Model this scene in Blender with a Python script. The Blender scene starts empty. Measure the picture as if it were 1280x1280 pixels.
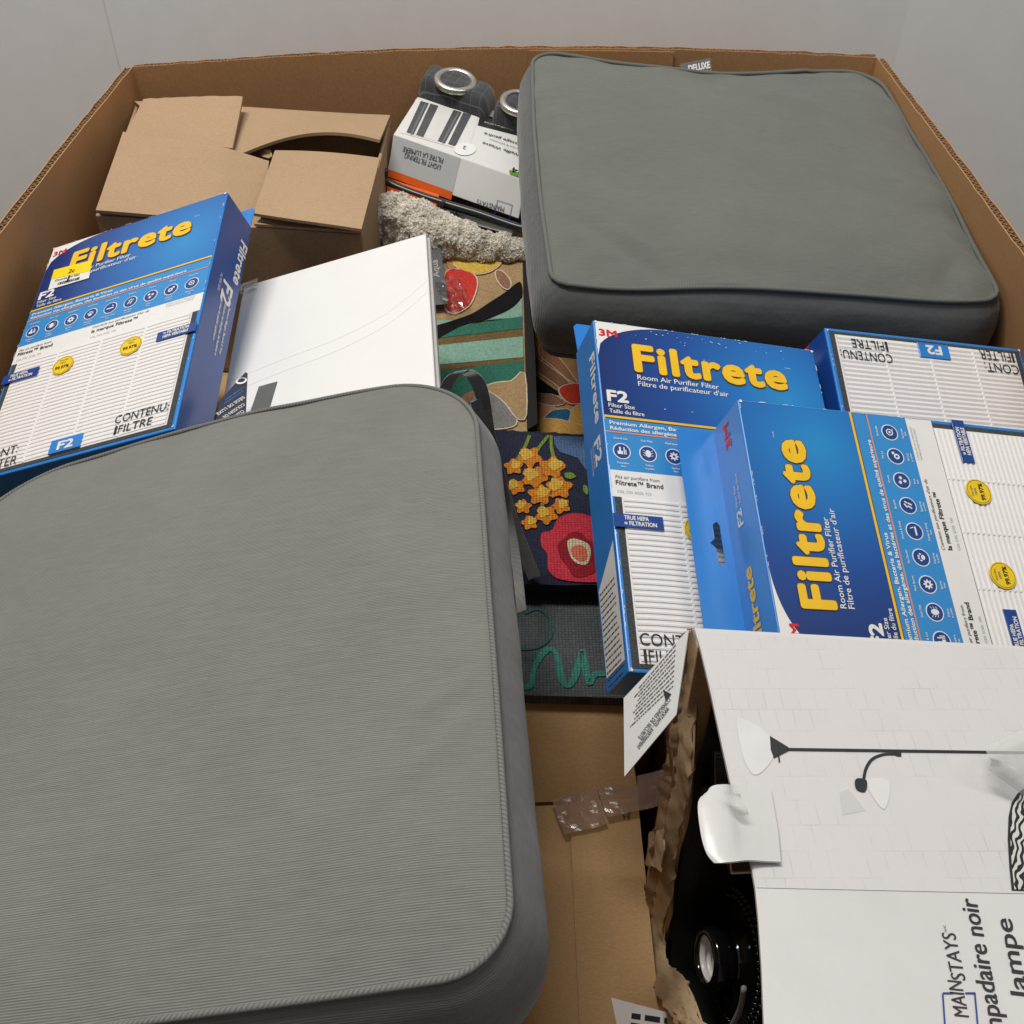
import bpy, bmesh, math, random
from mathutils import Vector, Matrix, noise
random.seed(7)
PI = math.pi
S = bpy.context.scene
COL = S.collection

# ------------------------------------------------------------------ camera, world, lamps, exposure
F, TH = 1321.0, math.radians(42.3)
CAM = Vector((0, 0, .5))
FW = Vector((0, math.cos(TH), -math.sin(TH))); UPV = Vector((0, math.sin(TH), math.cos(TH))); RT = Vector((1, 0, 0))
cd = bpy.data.cameras.new('camera'); cam = bpy.data.objects.new('camera', cd); COL.objects.link(cam)
cam.location = CAM; cam.rotation_euler = (math.radians(90) - TH, 0, 0)
cd.sensor_width = 36; cd.lens = 36 * F / 1280; cd.clip_start = .01; cd.clip_end = 50
S.camera = cam
W = bpy.data.worlds.new('World'); S.world = W; W.use_nodes = True
bg = W.node_tree.nodes['Background']; bg.inputs[0].default_value = (1, .99, .975, 1); bg.inputs[1].default_value = .19
def area(name, loc, target, sx, sy, power, col):
    l = bpy.data.lights.new(name, 'AREA'); l.shape = 'RECTANGLE'; l.size = sx; l.size_y = sy; l.energy = power; l.color = col
    o = bpy.data.objects.new(name, l); COL.objects.link(o); o.location = loc
    o.rotation_euler = (Vector(target) - Vector(loc)).to_track_quat('-Z', 'Y').to_euler()
    return o
area('ceiling_tube_light', (-.55, 1.0, 2.3), (0, .85, -.2), .30, 1.2, 54, (1, .968, .925))
area('ceiling_tube_light', (1.25, .35, 2.4), (0, .8, -.2), .3, 1.2, 10, (1, .96, .91))
S.view_settings.view_transform = 'Standard'; S.view_settings.look = 'None'; S.view_settings.gamma = 1
S.view_settings.use_curve_mapping = False
S.view_settings.exposure = 0.0

# ------------------------------------------------------------------ pixel -> place helpers
def ray(x, y): return FW + RT * ((x - 640) / F) - UPV * ((y - 640) / F)
def U(x, y, z): d = ray(x, y); return CAM + d * ((z - .5) / d.z)
def UY(x, y, Y): d = ray(x, y); return CAM + d * (Y / d.y)
def UX(x, y, X): d = ray(x, y); return CAM + d * (X / d.x)
def UPl(x, y, p, n): d = ray(x, y); return CAM + d * ((p - CAM).dot(n) / d.dot(n))

# ------------------------------------------------------------------ materials
MATS = {}
def lin(c): return tuple(((v / 255 + .055) / 1.055) ** 2.4 if v > 10 else v / 255 / 12.92 for v in c)
class N:
    def __init__(s, name):
        s.m = bpy.data.materials.new(name); s.m.use_nodes = True; s.t = s.m.node_tree
        s.b = s.t.nodes['Principled BSDF']
    def n(s, typ, **k):
        nd = s.t.nodes.new(typ)
        for a, v in k.items():
            if a.startswith('i_'): nd.inputs[a[2:].replace('_', ' ')].default_value = v
            else: setattr(nd, a, v)
        return nd
    def l(s, a, b): s.t.links.new(a, b)
    def coord(s, which='Object', scale=(1, 1, 1), rot=(0, 0, 0)):
        tc = s.n('ShaderNodeTexCoord'); mp = s.n('ShaderNodeMapping'); mp.inputs['Scale'].default_value = scale; mp.inputs['Rotation'].default_value = rot
        s.l(tc.outputs[which], mp.inputs[0]); return mp.outputs[0]
    def noise(s, vec, scale, detail=4, rough=.6):
        q = s.n('ShaderNodeTexNoise', i_Scale=scale, i_Detail=detail, i_Roughness=rough); s.l(vec, q.inputs['Vector']); return q.outputs['Fac']
    def ramp(s, fac, stops):
        r = s.n('ShaderNodeValToRGB'); e = r.color_ramp.elements
        while len(e) < len(stops): e.new(.5)
        for el, (p, c) in zip(e, stops): el.position = p; el.color = (*c, 1)
        s.l(fac, r.inputs[0]); return r.outputs[0]
    def mix(s, fac, a, b, mode='MIX'):
        q = s.n('ShaderNodeMix', data_type='RGBA', blend_type=mode)
        for sock, v in ((q.inputs[0], fac), (q.inputs[6], a), (q.inputs[7], b)):
            if isinstance(v, (int, float)): sock.default_value = v
            elif isinstance(v, tuple): sock.default_value = (*v[:3], 1)
            else: s.l(v, sock)
        return q.outputs[2]
    def math(s, op, a, b=0.0):
        q = s.n('ShaderNodeMath', operation=op)
        for i, v in enumerate((a, b)):
            if isinstance(v, (int, float)): q.inputs[i].default_value = v
            else: s.l(v, q.inputs[i])
        return q.outputs[0]
    def bump(s, h, strength=.3, dist=.001, prev=None):
        q = s.n('ShaderNodeBump'); q.inputs['Strength'].default_value = strength; q.inputs['Distance'].default_value = dist
        s.l(h, q.inputs['Height'])
        if prev is not None: s.l(prev, q.inputs['Normal'])
        return q.outputs[0]
    def done(s, col=None, rough=.6, nrm=None, **k):
        b = s.b
        if col is not None:
            if isinstance(col, tuple): b.inputs['Base Color'].default_value = (*col[:3], 1)
            else: s.l(col, b.inputs['Base Color'])
        if isinstance(rough, (int, float)): b.inputs['Roughness'].default_value = rough
        else: s.l(rough, b.inputs['Roughness'])
        if nrm is not None: s.l(nrm, b.inputs['Normal'])
        for a, v in k.items(): b.inputs[a.replace('_', ' ')].default_value = v
        return s.m
def plain(name, col, rough=.5, var=.06, bump=.05, scale=60, **k):
    if name in MATS: return MATS[name]
    s = N(name); v = s.coord(); f = s.noise(v, scale)
    lo = tuple(c * (1 - var) for c in col); hi = tuple(min(1, c * (1 + var)) for c in col)
    c = s.ramp(f, [(.3, lo), (.7, hi)])
    g = s.noise(v, scale * 6, 2)
    MATS[name] = s.done(c, rough, s.bump(g, bump, .0005) if bump else None, **k); return MATS[name]
def kraft(name, col, rib=True, dark=.8):
    s = N(name); v = s.coord()
    big = s.noise(v, 5, 5, .65); fib = s.noise(s.coord(scale=(1, 3, 1)), 260, 3); fine = s.noise(v, 900, 2)
    c = s.ramp(big, [(.25, tuple(a * dark for a in col)), (.75, col)])
    c = s.mix(.35, c, s.ramp(fib, [(.3, tuple(a * .7 for a in col)), (.7, tuple(min(1, a * 1.25) for a in col))]))
    h = s.bump(fine, .12, .0004)
    if rib:
        w = s.n('ShaderNodeTexWave', i_Scale=22, i_Distortion=.6); s.l(s.coord(), w.inputs['Vector'])
        h = s.bump(w.outputs['Fac'], .05, .0006, h)
    h = s.bump(big, .25, .004, h)
    return s.done(c, .78, h, Specular_IOR_Level=.2)
KBIN = kraft('bin_kraft', (.47, .255, .115)); KBOX = kraft('carton_kraft', (.44, .30, .18)); KTORN = kraft('torn_kraft', (.52, .37, .22), False)
KLOW = kraft('lower_carton_kraft', (.50, .315, .15)); KDARK = kraft('flute_kraft', (.40, .26, .15), False)

def fabric(name, col, pitch, axis, strength):
    s = N(name); v = s.coord()
    sc = (0, 0, 0)
    rot = {'x': 'X', 'y': 'Y', 'z': 'Z'}[axis]
    w = s.n('ShaderNodeTexWave', i_Distortion=.7, i_Detail=2.0); w.bands_direction = rot; w.inputs['Scale'].default_value = 2 * PI / 20 / pitch; w.inputs['Detail Scale'].default_value = 1.2
    s.l(v, w.inputs['Vector'])
    st = {'x': (1, 40, 40), 'y': (14, 500, 14), 'z': (14, 14, 300)}[axis]
    slub = s.noise(s.coord(scale=st), 4, 3); big = s.noise(v, 7, 4); fine = s.noise(v, 1400, 2)
    c = s.ramp(w.outputs['Fac'], [(.1, tuple(a * (1 - .55 * strength) for a in col)), (.75, tuple(a * (1 + .16 * strength) for a in col))])
    c = s.mix(.42, c, s.ramp(slub, [(.35, tuple(a * .58 for a in col)), (.65, tuple(a * 1.35 for a in col))]))
    c = s.mix(.40, c, s.ramp(big, [(.3, tuple(a * .82 for a in col)), (.7, tuple(a * b for a, b in zip(col, (1.12, 1.16, 1.12))))]))
    lint = s.noise(s.coord(scale=(1, 1.6, 1)), 420, 3, .7); c = s.mix(s.ramp(lint, [(.70, (0, 0, 0)), (.80, (.5, .5, .5))]), c, tuple(min(1, a * 2.2) for a in col))
    h = s.bump(w.outputs['Fac'], .45 * strength, .0006); h = s.bump(fine, .2, .0004, h); h = s.bump(s.noise(v, 14, 4), .5, .006, h)
    return s.done(c, .85, h, Sheen_Weight=.25, Sheen_Roughness=.5, Specular_IOR_Level=.15)
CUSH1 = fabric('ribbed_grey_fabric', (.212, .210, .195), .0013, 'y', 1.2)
CUSH1S = fabric('ribbed_grey_shaded_side_fabric', (.125, .122, .120), .0014, 'z', .35)  # same fabric as the top, side shading put into a darker colour
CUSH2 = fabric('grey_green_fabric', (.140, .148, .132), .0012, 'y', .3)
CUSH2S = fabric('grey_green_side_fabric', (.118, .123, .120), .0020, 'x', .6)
def cord(name, col):
    s = N(name); tc = s.n('ShaderNodeTexCoord'); sep = s.n('ShaderNodeSeparateXYZ'); s.l(tc.outputs['UV'], sep.inputs[0])
    q = s.math('SINE', s.math('MULTIPLY', s.math('ADD', sep.outputs[0], s.math('MULTIPLY', sep.outputs[1], 2.0)), 2 * PI))
    q = s.math('ADD', s.math('MULTIPLY', q, .5), .5)
    c = s.ramp(q, [(.1, tuple(a * .74 for a in col)), (.6, tuple(a * 1.08 for a in col))])
    return s.done(c, .85, s.bump(q, .35, .0006), Specular_IOR_Level=.15)
CORD1 = cord('grey_piping_cord', (.185, .184, .174)); CORD2 = cord('green_piping_cord', (.15, .158, .146))

def gradient_blue():
    s = N('printed_blue_gradient'); tc = s.n('ShaderNodeTexCoord'); sep = s.n('ShaderNodeSeparateXYZ'); s.l(tc.outputs['Object'], sep.inputs[0])
    mp = s.n('ShaderNodeVectorMath', operation='DISTANCE'); s.l(tc.outputs['Object'], mp.inputs[0]); mp.inputs[1].default_value = (.172, -.062, 0)
    c = s.ramp(s.math('DIVIDE', mp.outputs['Value'], .2), [(.0, lin((34, 138, 200))), (.22, lin((28, 114, 188))), (.55, lin((20, 72, 148))), (.9, lin((15, 38, 98)))])
    f = s.noise(s.coord(), 800, 2)
    return s.done(c, .32, s.bump(f, .03, .0003), Coat_Weight=.35, Coat_Roughness=.22)
BGRAD = gradient_blue()
BLUE = plain('carton_blue', lin((38, 126, 206)), .33, .05, .03, 40, Coat_Weight=.3, Coat_Roughness=.25)
NAVY = plain('carton_navy', lin((24, 68, 142)), .33, .05, .03, 40, Coat_Weight=.3, Coat_Roughness=.25)
LBLUE = plain('band_blue', lin((50, 138, 204)), .35, .04, .02, 40, Coat_Weight=.2, Coat_Roughness=.25)
WHITE = plain('print_white', (.78, .77, .75), .4, .02, .02)
PAPER = plain('white_paper', (.74, .73, .71), .55, .03, .06)
PLEAT = plain('filter_white', (.78, .76, .75), .75, .03, .08, 200)
GASK = plain('filter_gasket', (.045, .05, .05), .85, .5, .3, 500)
YEL = plain('logo_yellow', lin((238, 190, 34)), .4, .06, .02, 60)
YEL2 = plain('badge_yellow', lin((236, 200, 30)), .4, .03, .02)
LINEO = plain('print_outline', lin((92, 62, 48)), .4, .05, .0)
ORNG = plain('line_orange', lin((226, 140, 70)), .4, .1, .0)
RED = plain('logo_red', lin((206, 26, 40)), .4, .03, .0)
INK = plain('black_ink', (.012, .012, .014), .5, .1, .0)
GINK = plain('grey_ink', (.12, .12, .12), .5, .1, .0)
LGINK = plain('light_grey_ink', (.38, .38, .38), .5, .1, .0)
ICB = plain('icon_blue', lin((22, 66, 136)), .36, .04, .0)

# ------------------------------------------------------------------ mesh helpers
def mk(name, me, mat=None, parent=None, M=None):
    o = bpy.data.objects.new(name, me); COL.objects.link(o)
    if mat is not None and (len(me.materials) == 0): me.materials.append(mat)
    elif mat is not None and me.materials[0] != mat:
        o.material_slots[0].link = 'OBJECT'; o.material_slots[0].material = mat
    if parent is not None: o.parent = parent
    if M is not None: o.matrix_basis = M
    return o
def tag(o, label, cat, group=None):
    o['label'] = label; o['category'] = cat
    if group: o['group'] = group
    return o
def thing(name, label, cat, loc=(0, 0, 0), rot=None, group=None):
    o = bpy.data.objects.new(name, None); COL.objects.link(o); o.empty_display_size = .05
    o.matrix_basis = Matrix.Translation(loc) @ (rot.to_4x4() if rot is not None else Matrix.Identity(4))
    return tag(o, label, cat, group)
def from_py(name, V, Fs, smooth=False, uv=None):
    me = bpy.data.meshes.new(name); me.from_pydata([tuple(v) for v in V], [], Fs); me.update()
    if smooth: me.polygons.foreach_set('use_smooth', [True] * len(me.polygons))
    if uv:
        ul = me.uv_layers.new(name='uv')
        for lp in me.loops: ul.data[lp.index].uv = uv[lp.vertex_index]
    return me
def boxmesh(name, lo, hi, bev=.001, seg=2):
    bm = bmesh.new(); bmesh.ops.create_cube(bm, size=1)
    for v in bm.verts: v.co = Vector([(lo[i] + hi[i]) / 2 + v.co[i] * (hi[i] - lo[i]) for i in range(3)])
    if bev: bmesh.ops.bevel(bm, geom=bm.edges[:], offset=bev, segments=seg, affect='EDGES', profile=.5)
    me = bpy.data.meshes.new(name); bm.to_mesh(me); bm.free(); return me
def hexmesh(name, P, bev=.0012, seg=2):           # eight corners: four top (a b c d), four bottom below them
    bm = bmesh.new(); v = [bm.verts.new(p) for p in P]
    for f in ((0, 1, 2, 3), (7, 6, 5, 4), (0, 4, 5, 1), (1, 5, 6, 2), (2, 6, 7, 3), (3, 7, 4, 0)): bm.faces.new([v[i] for i in f])
    bmesh.ops.recalc_face_normals(bm, faces=bm.faces)
    if bev: bmesh.ops.bevel(bm, geom=bm.edges[:], offset=bev, segments=seg, affect='EDGES', profile=.5)
    me = bpy.data.meshes.new(name); bm.to_mesh(me); bm.free(); return me
def cat(pts, n=5, closed=True):                    # smooth outline through the points
    out = []; L = len(pts); rng = range(L) if closed else range(L - 1)
    for i in rng:
        g = (lambda k: pts[k % L]) if closed else (lambda k: pts[max(0, min(L - 1, k))])
        a, b, c, d = g(i - 1), g(i), g(i + 1), g(i + 2)
        for k in range(n):
            t = k / n
            out.append(tuple(.5 * ((2 * q) + (r - p) * t + (2 * p - 5 * q + 4 * r - w) * t * t + (-p + 3 * q - 3 * r + w) * t ** 3) for p, q, r, w in zip(a, b, c, d)))
    if not closed: out.append(tuple(pts[-1]))
    return out
def flat(name, loops, th=.0):                      # filled 2D outline(s), holes cut, optional thickness
    c = bpy.data.curves.new(name, 'CURVE'); c.dimensions = '2D'; c.fill_mode = 'BOTH'; c.extrude = th / 2
    for lp in loops:
        sp = c.splines.new('POLY'); sp.points.add(len(lp) - 1); sp.use_cyclic_u = True
        for p, q in zip(sp.points, lp): p.co = (q[0], q[1], 0, 1)
    o = bpy.data.objects.new('tmp', c); COL.objects.link(o)
    me = bpy.data.meshes.new_from_object(o); bpy.data.objects.remove(o); bpy.data.curves.remove(c); me.name = name
    me.materials.clear()
    if not th and len(me.polygons) and me.polygons[0].normal.z < 0: me.flip_normals()
    return me
TCACHE = {}
def tmesh(s, h, bold=0, shear=0, width=None, align='LEFT', space=1.0):
    k = (s, h, bold, shear, width, align, space)
    if k in TCACHE: return TCACHE[k]
    c = bpy.data.curves.new('text', 'FONT'); c.body = s; c.size = h / .72; c.shear = shear; c.align_x = align; c.resolution_u = 3
    c.space_character = space
    o = bpy.data.objects.new('tmp', c); COL.objects.link(o)
    me = bpy.data.meshes.new_from_object(o); bpy.data.objects.remove(o); bpy.data.curves.remove(c); me.name = 'lettering'; me.materials.clear()
    if width and len(me.vertices):
        xs = [v.co.x for v in me.vertices]; sx = width / (max(xs) - min(xs)); x0 = {'LEFT': min(xs), 'CENTER': 0, 'RIGHT': max(xs)}[align]
        for v in me.vertices: v.co.x = (v.co.x - x0) * sx
    if bold > 0 and len(me.vertices):
        V0 = [v.co.copy() for v in me.vertices]; F0 = [tuple(p.vertices) for p in me.polygons]; V = []; Fs = []
        offs = [(0, 0)] + [(math.cos(a * PI / 4), math.sin(a * PI / 4)) for a in range(8)]
        for n_, (ox, oy) in enumerate(offs):
            b0 = len(V); V += [(v.x + ox * bold * h, v.y + oy * bold * h, v.z + n_ * 1.2e-5) for v in V0]; Fs += [tuple(b0 + i for i in f) for f in F0]
        me = from_py('lettering', V, Fs)
    TCACHE[k] = me; return me
def T(x=0, y=0, z=0, rz=0): return Matrix.Translation((x, y, z)) @ Matrix.Rotation(rz, 4, 'Z')
def rect(x0, y0, x1, y1): return [(x0, y0), (x1, y0), (x1, y1), (x0, y1)]
def ell(cx, cy, rx, ry=None, n=28, a0=0): ry = ry or rx; return [(cx + rx * math.cos(a0 + 2 * PI * i / n), cy + ry * math.sin(a0 + 2 * PI * i / n)) for i in range(n)]
def capsule(x0, y0, x1, y1, r, n=6):
    a = math.atan2(y1 - y0, x1 - x0); o = []
    for i in range(n + 1): o.append((x1 + r * math.cos(a - PI / 2 + PI * i / n), y1 + r * math.sin(a - PI / 2 + PI * i / n)))
    for i in range(n + 1): o.append((x0 + r * math.cos(a + PI / 2 + PI * i / n), y0 + r * math.sin(a + PI / 2 + PI * i / n)))
    return o
def dashes(w, lines, pitch, h, seed=1, ragged=.25):  # lines of print too small to read
    R = random.Random(seed); V, Fs = [], []
    for i in range(lines):
        x = 0; end = w * (1 - ragged * R.random())
        while x < end:
            d = min(end - x, R.uniform(1.2, 5) * h * 1.1)
            b = len(V); y = -i * pitch
            V += [(x, y, 0), (x + d, y, 0), (x + d, y + h, 0), (x, y + h, 0)]; Fs.append((b, b + 1, b + 2, b + 3)); x += d + h * .8
    return from_py('lettering', V, Fs)
def frame_of(p0, px, py):                          # plane frame: origin p0, x towards px, y towards py
    ex = (px - p0).normalized(); n = ex.cross(py - p0).normalized(); ey = n.cross(ex)
    return Matrix((( ex.x, ey.x, n.x, p0.x), (ex.y, ey.y, n.y, p0.y), (ex.z, ey.z, n.z, p0.z), (0, 0, 0, 1)))
def tube(name, pts, r, seg=8, closed=False, uvl=.0026, taper=None):
    P = [Vector(p) for p in pts]; n = len(P); V = []; Fs = []; UVs = []; L = 0
    up = Vector((0, 0, 1)); prev = None
    for i in range(n):
        a = P[(i - 1) % n] if (closed or i) else P[0]; b = P[(i + 1) % n] if (closed or i < n - 1) else P[-1]
        t = (b - a).normalized()
        if prev is None: u = t.orthogonal().normalized() if abs(t.z) > .95 else t.cross(up).normalized()
        else: u = (prev - t * prev.dot(t)).normalized()
        prev = u; w = t.cross(u)
        if i: L += (P[i] - P[i - 1]).length
        rr = r * (taper[i] if taper else 1)
        for k in range(seg):
            an = 2 * PI * k / seg; V.append(P[i] + (u * math.cos(an) + w * math.sin(an)) * rr); UVs.append((L / uvl, k / seg))
    m = n if closed else n - 1
    for i in range(m):
        for k in range(seg):
            a = i * seg + k; b = i * seg + (k + 1) % seg; c = ((i + 1) % n) * seg + (k + 1) % seg; d = ((i + 1) % n) * seg + k
            Fs.append((a, b, c, d))
    if not closed: Fs += [tuple(range(seg))[::-1], tuple(range((n - 1) * seg, n * seg))]
    return from_py(name, V, Fs, True, UVs)
def lathe(name, prof, seg=48):
    V = [(r * math.cos(2 * PI * k / seg), r * math.sin(2 * PI * k / seg), z) for r, z in prof for k in range(seg)]
    Fs = [(i * seg + k, i * seg + (k + 1) % seg, (i + 1) * seg + (k + 1) % seg, (i + 1) * seg + k) for i in range(len(prof) - 1) for k in range(seg)]
    return from_py(name, V, Fs, True)
def sheet(name, grid, th, smooth=True):            # rows of points -> bent sheet with thickness
    r, c = len(grid), len(grid[0]); P = [[Vector(p) for p in row] for row in grid]
    V = []; Fs = []
    def nrm(i, j):
        a = P[min(i + 1, r - 1)][j] - P[max(i - 1, 0)][j]; b = P[i][min(j + 1, c - 1)] - P[i][max(j - 1, 0)]
        q = a.cross(b); return q.normalized() if q.length > 1e-12 else Vector((0, 0, 1))
    for s in (.5, -.5):
        for i in range(r):
            for j in range(c): V.append(P[i][j] + nrm(i, j) * th * s)
    o = r * c
    for i in range(r - 1):
        for j in range(c - 1):
            a = i * c + j; Fs.append((a, a + c, a + c + 1, a + 1)); Fs.append((o + a, o + a + 1, o + a + c + 1, o + a + c))
    def edge(l):
        for a, b in zip(l, l[1:]): Fs.append((a, b, o + b, o + a))
    edge([j for j in range(c)]); edge([i * c + c - 1 for i in range(r)]); edge([(r - 1) * c + j for j in range(c - 1, -1, -1)]); edge([i * c for i in range(r - 1, -1, -1)])
    me = from_py(name, V, Fs, smooth)
    if smooth: 
        bm = bmesh.new(); bm.from_mesh(me); bmesh.ops.recalc_face_normals(bm, faces=bm.faces)
        for e in bm.edges:
            if e.calc_face_angle(0) > .9: e.smooth = False
        bm.to_mesh(me); bm.free()
    return me
def nz(p, s, k=0): return noise.noise(Vector(p) * s + Vector((k * 7.3, k * 3.1, k * 1.7)))

# ================================================================== THE SETTING
FLOOR = -.92
def structure(name, me, mat): o = mk(name, me, mat); o['kind'] = 'structure'; return o
conc = plain('concrete_floor', (.30, .29, .28), .7, .15, .2, 6)
structure('floor', from_py('floor', [(-4, -3, FLOOR), (4, -3, FLOOR), (4, 4, FLOOR), (-4, 4, FLOOR)], [(0, 1, 2, 3)]), conc)
wallm = plain('grey_wall_panel', (.84, .842, .842), .55, .02, .08, 30)
cl, cr = U(150, 90, 0), U(1120, 78, 0); cl = UY(150, 90, 1.62); cr = UY(1120, 78, 1.62)
def wall(name, a, b, th=.02):
    d = (Vector(b) - Vector(a)); n = Vector((-d.y, d.x, 0)).normalized() * th
    P = [Vector((*a, 1.0)), Vector((*b, 1.0)), Vector((*b, 1.0)) + n, Vector((*a, 1.0)) + n]
    return structure(name, hexmesh(name, P + [p + Vector((0, 0, FLOOR - 1.0)) for p in P], 0, 1), wallm)
wall('wall_back', (cl.x - .06, 1.6225), (cr.x + .06, 1.6225))
wall('wall_left', (-1.7, 1.30), (cl.x, 1.62))
wall('wall_right', (cr.x, 1.6224), (1.8, 1.50))

# ================================================================== THE BULK BIN
XL, XR, Y0, Y1, ZB = -.497, .487, .05, 1.415, -.90; Y1R = 1.450
bin_ = thing('cardboard_bin', 'large open corrugated cardboard bin holding all the goods', 'cardboard bin', (0, .75, ZB))
BI = Matrix.Translation((0, -.75, -ZB))
def bow(side, u, z):
    d = -z / .9
    if side == 'back': return Vector((0, .052 * math.sin(PI * u), 0))
    if side == 'right': return Vector((.004 * math.sin(PI * u) + .05 * math.sin(PI * min(1, d * 1.1)) * math.sin(PI * min(1, u * 1.02)), 0, 0))
    if side == 'left': return Vector((-.012 * math.sin(PI * u) - .02 * d * math.sin(PI * u), 0, 0))
    return Vector((0, -.02 * math.sin(PI * u), 0))
def bin_wall(side, a, b, out):
    a, b, out = Vector(a), Vector(b), Vector(out); L = (b - a).length; n = 64
    zs = [0, -.004, -.05, -.15, -.3, -.5, -.7, ZB]
    for nm, off, th in (('wall_panel', .0, .0012), ('liner', .0085, .0012)):
        g = []
        for z in zs:
            row = []
            for i in range(n + 1):
                u = i / n; e = a.lerp(b, u)
                jz = .0016 * nz((u * L, off * 50, 0), 60) + .0012 * nz((u * L, off * 90, 2), 300) if z > -.002 else 0
                row.append(e + bow(side, u, z) + out * (off + .002 * nz((u * 3, z * 3, 1), 1.3)) + Vector((0, 0, z + jz)))
            g.append(row)
        mk(nm, sheet(nm, g, th), KBIN, bin_, BI)
    # corrugated medium between the liners, seen along the rim
    m = int(L / .0022); g0, g1 = [], []
    for i in range(m + 1):
        u = i / m; e = a.lerp(b, u); ph = 2 * PI * u * L / .0085
        o_ = .0043 + .0033 * math.sin(ph); base = e + bow(side, u, 0) + out * (o_ + .002 * nz((u * 3, 0, 1), 1.3))
        g0.append(base + Vector((0, 0, -.0008 + .0012 * nz((u * L, 3, 0), 200)))); g1.append(base + bow(side, u, -.03) - bow(side, u, 0) + Vector((0, 0, -.03)))
    mk('flute', sheet('flute', [g0, g1], .0008, False), KDARK, bin_, BI)
bin_wall('back', (XL, Y1, 0), (XR, Y1R, 0), (0, 1, 0))
g = []
for z in (-.002, -.06, -.2, -.4, -.7):
    g.append([Vector((XL + (XR - XL) * (.528 + .2 * k / 20), Y1 + (Y1R - Y1) * (.528 + .2 * k / 20) - .0030, z)) + bow('back', .528 + .2 * k / 20, z) for k in range(21)])
mk('joint_panel', sheet('joint_panel', g, .0016), KBIN, bin_, BI)
bin_wall('right', (XR, Y1R, 0), (XR, Y0, 0), (1, 0, 0))
bin_wall('left', (XL, Y0, 0), (XL, Y1, 0), (-1, 0, 0))
bin_wall('front', (XR, Y0, 0), (XL, Y0, 0), (0, -1, 0))
mk('base', boxmesh('base', (XL, Y0, ZB - .012), (XR, Y1, ZB)), KBIN, bin_, BI)

# ================================================================== LOWER CARTONS (what everything lies on)
def carton(label, lo, hi, mat=KLOW, name='lower_carton'):
    o = mk(name, boxmesh('lower_carton', lo, hi, .003), mat); tag(o, label, 'carton', None); return o
carton('brown carton lying deep in the middle with tape across its seam', (-.03, .09, -.9), (.1150, .545, -.346))
carton('long brown carton supporting the stack of patterned rugs', (-.20, .645, -.9), (.145, 1.30, -.295))
carton('brown carton hidden under the large ribbed grey cushion', (-.46, .16, -.9), (-.035, .60, -.14))
carton('brown carton under the blue filter boxes in the corner', (.15, .475, -.9), (.50, .86, -.215))
carton('brown carton underneath the flapped box in the far corner', (-.485, .64, -.9), (-.205, 1.40, -.262))

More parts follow.
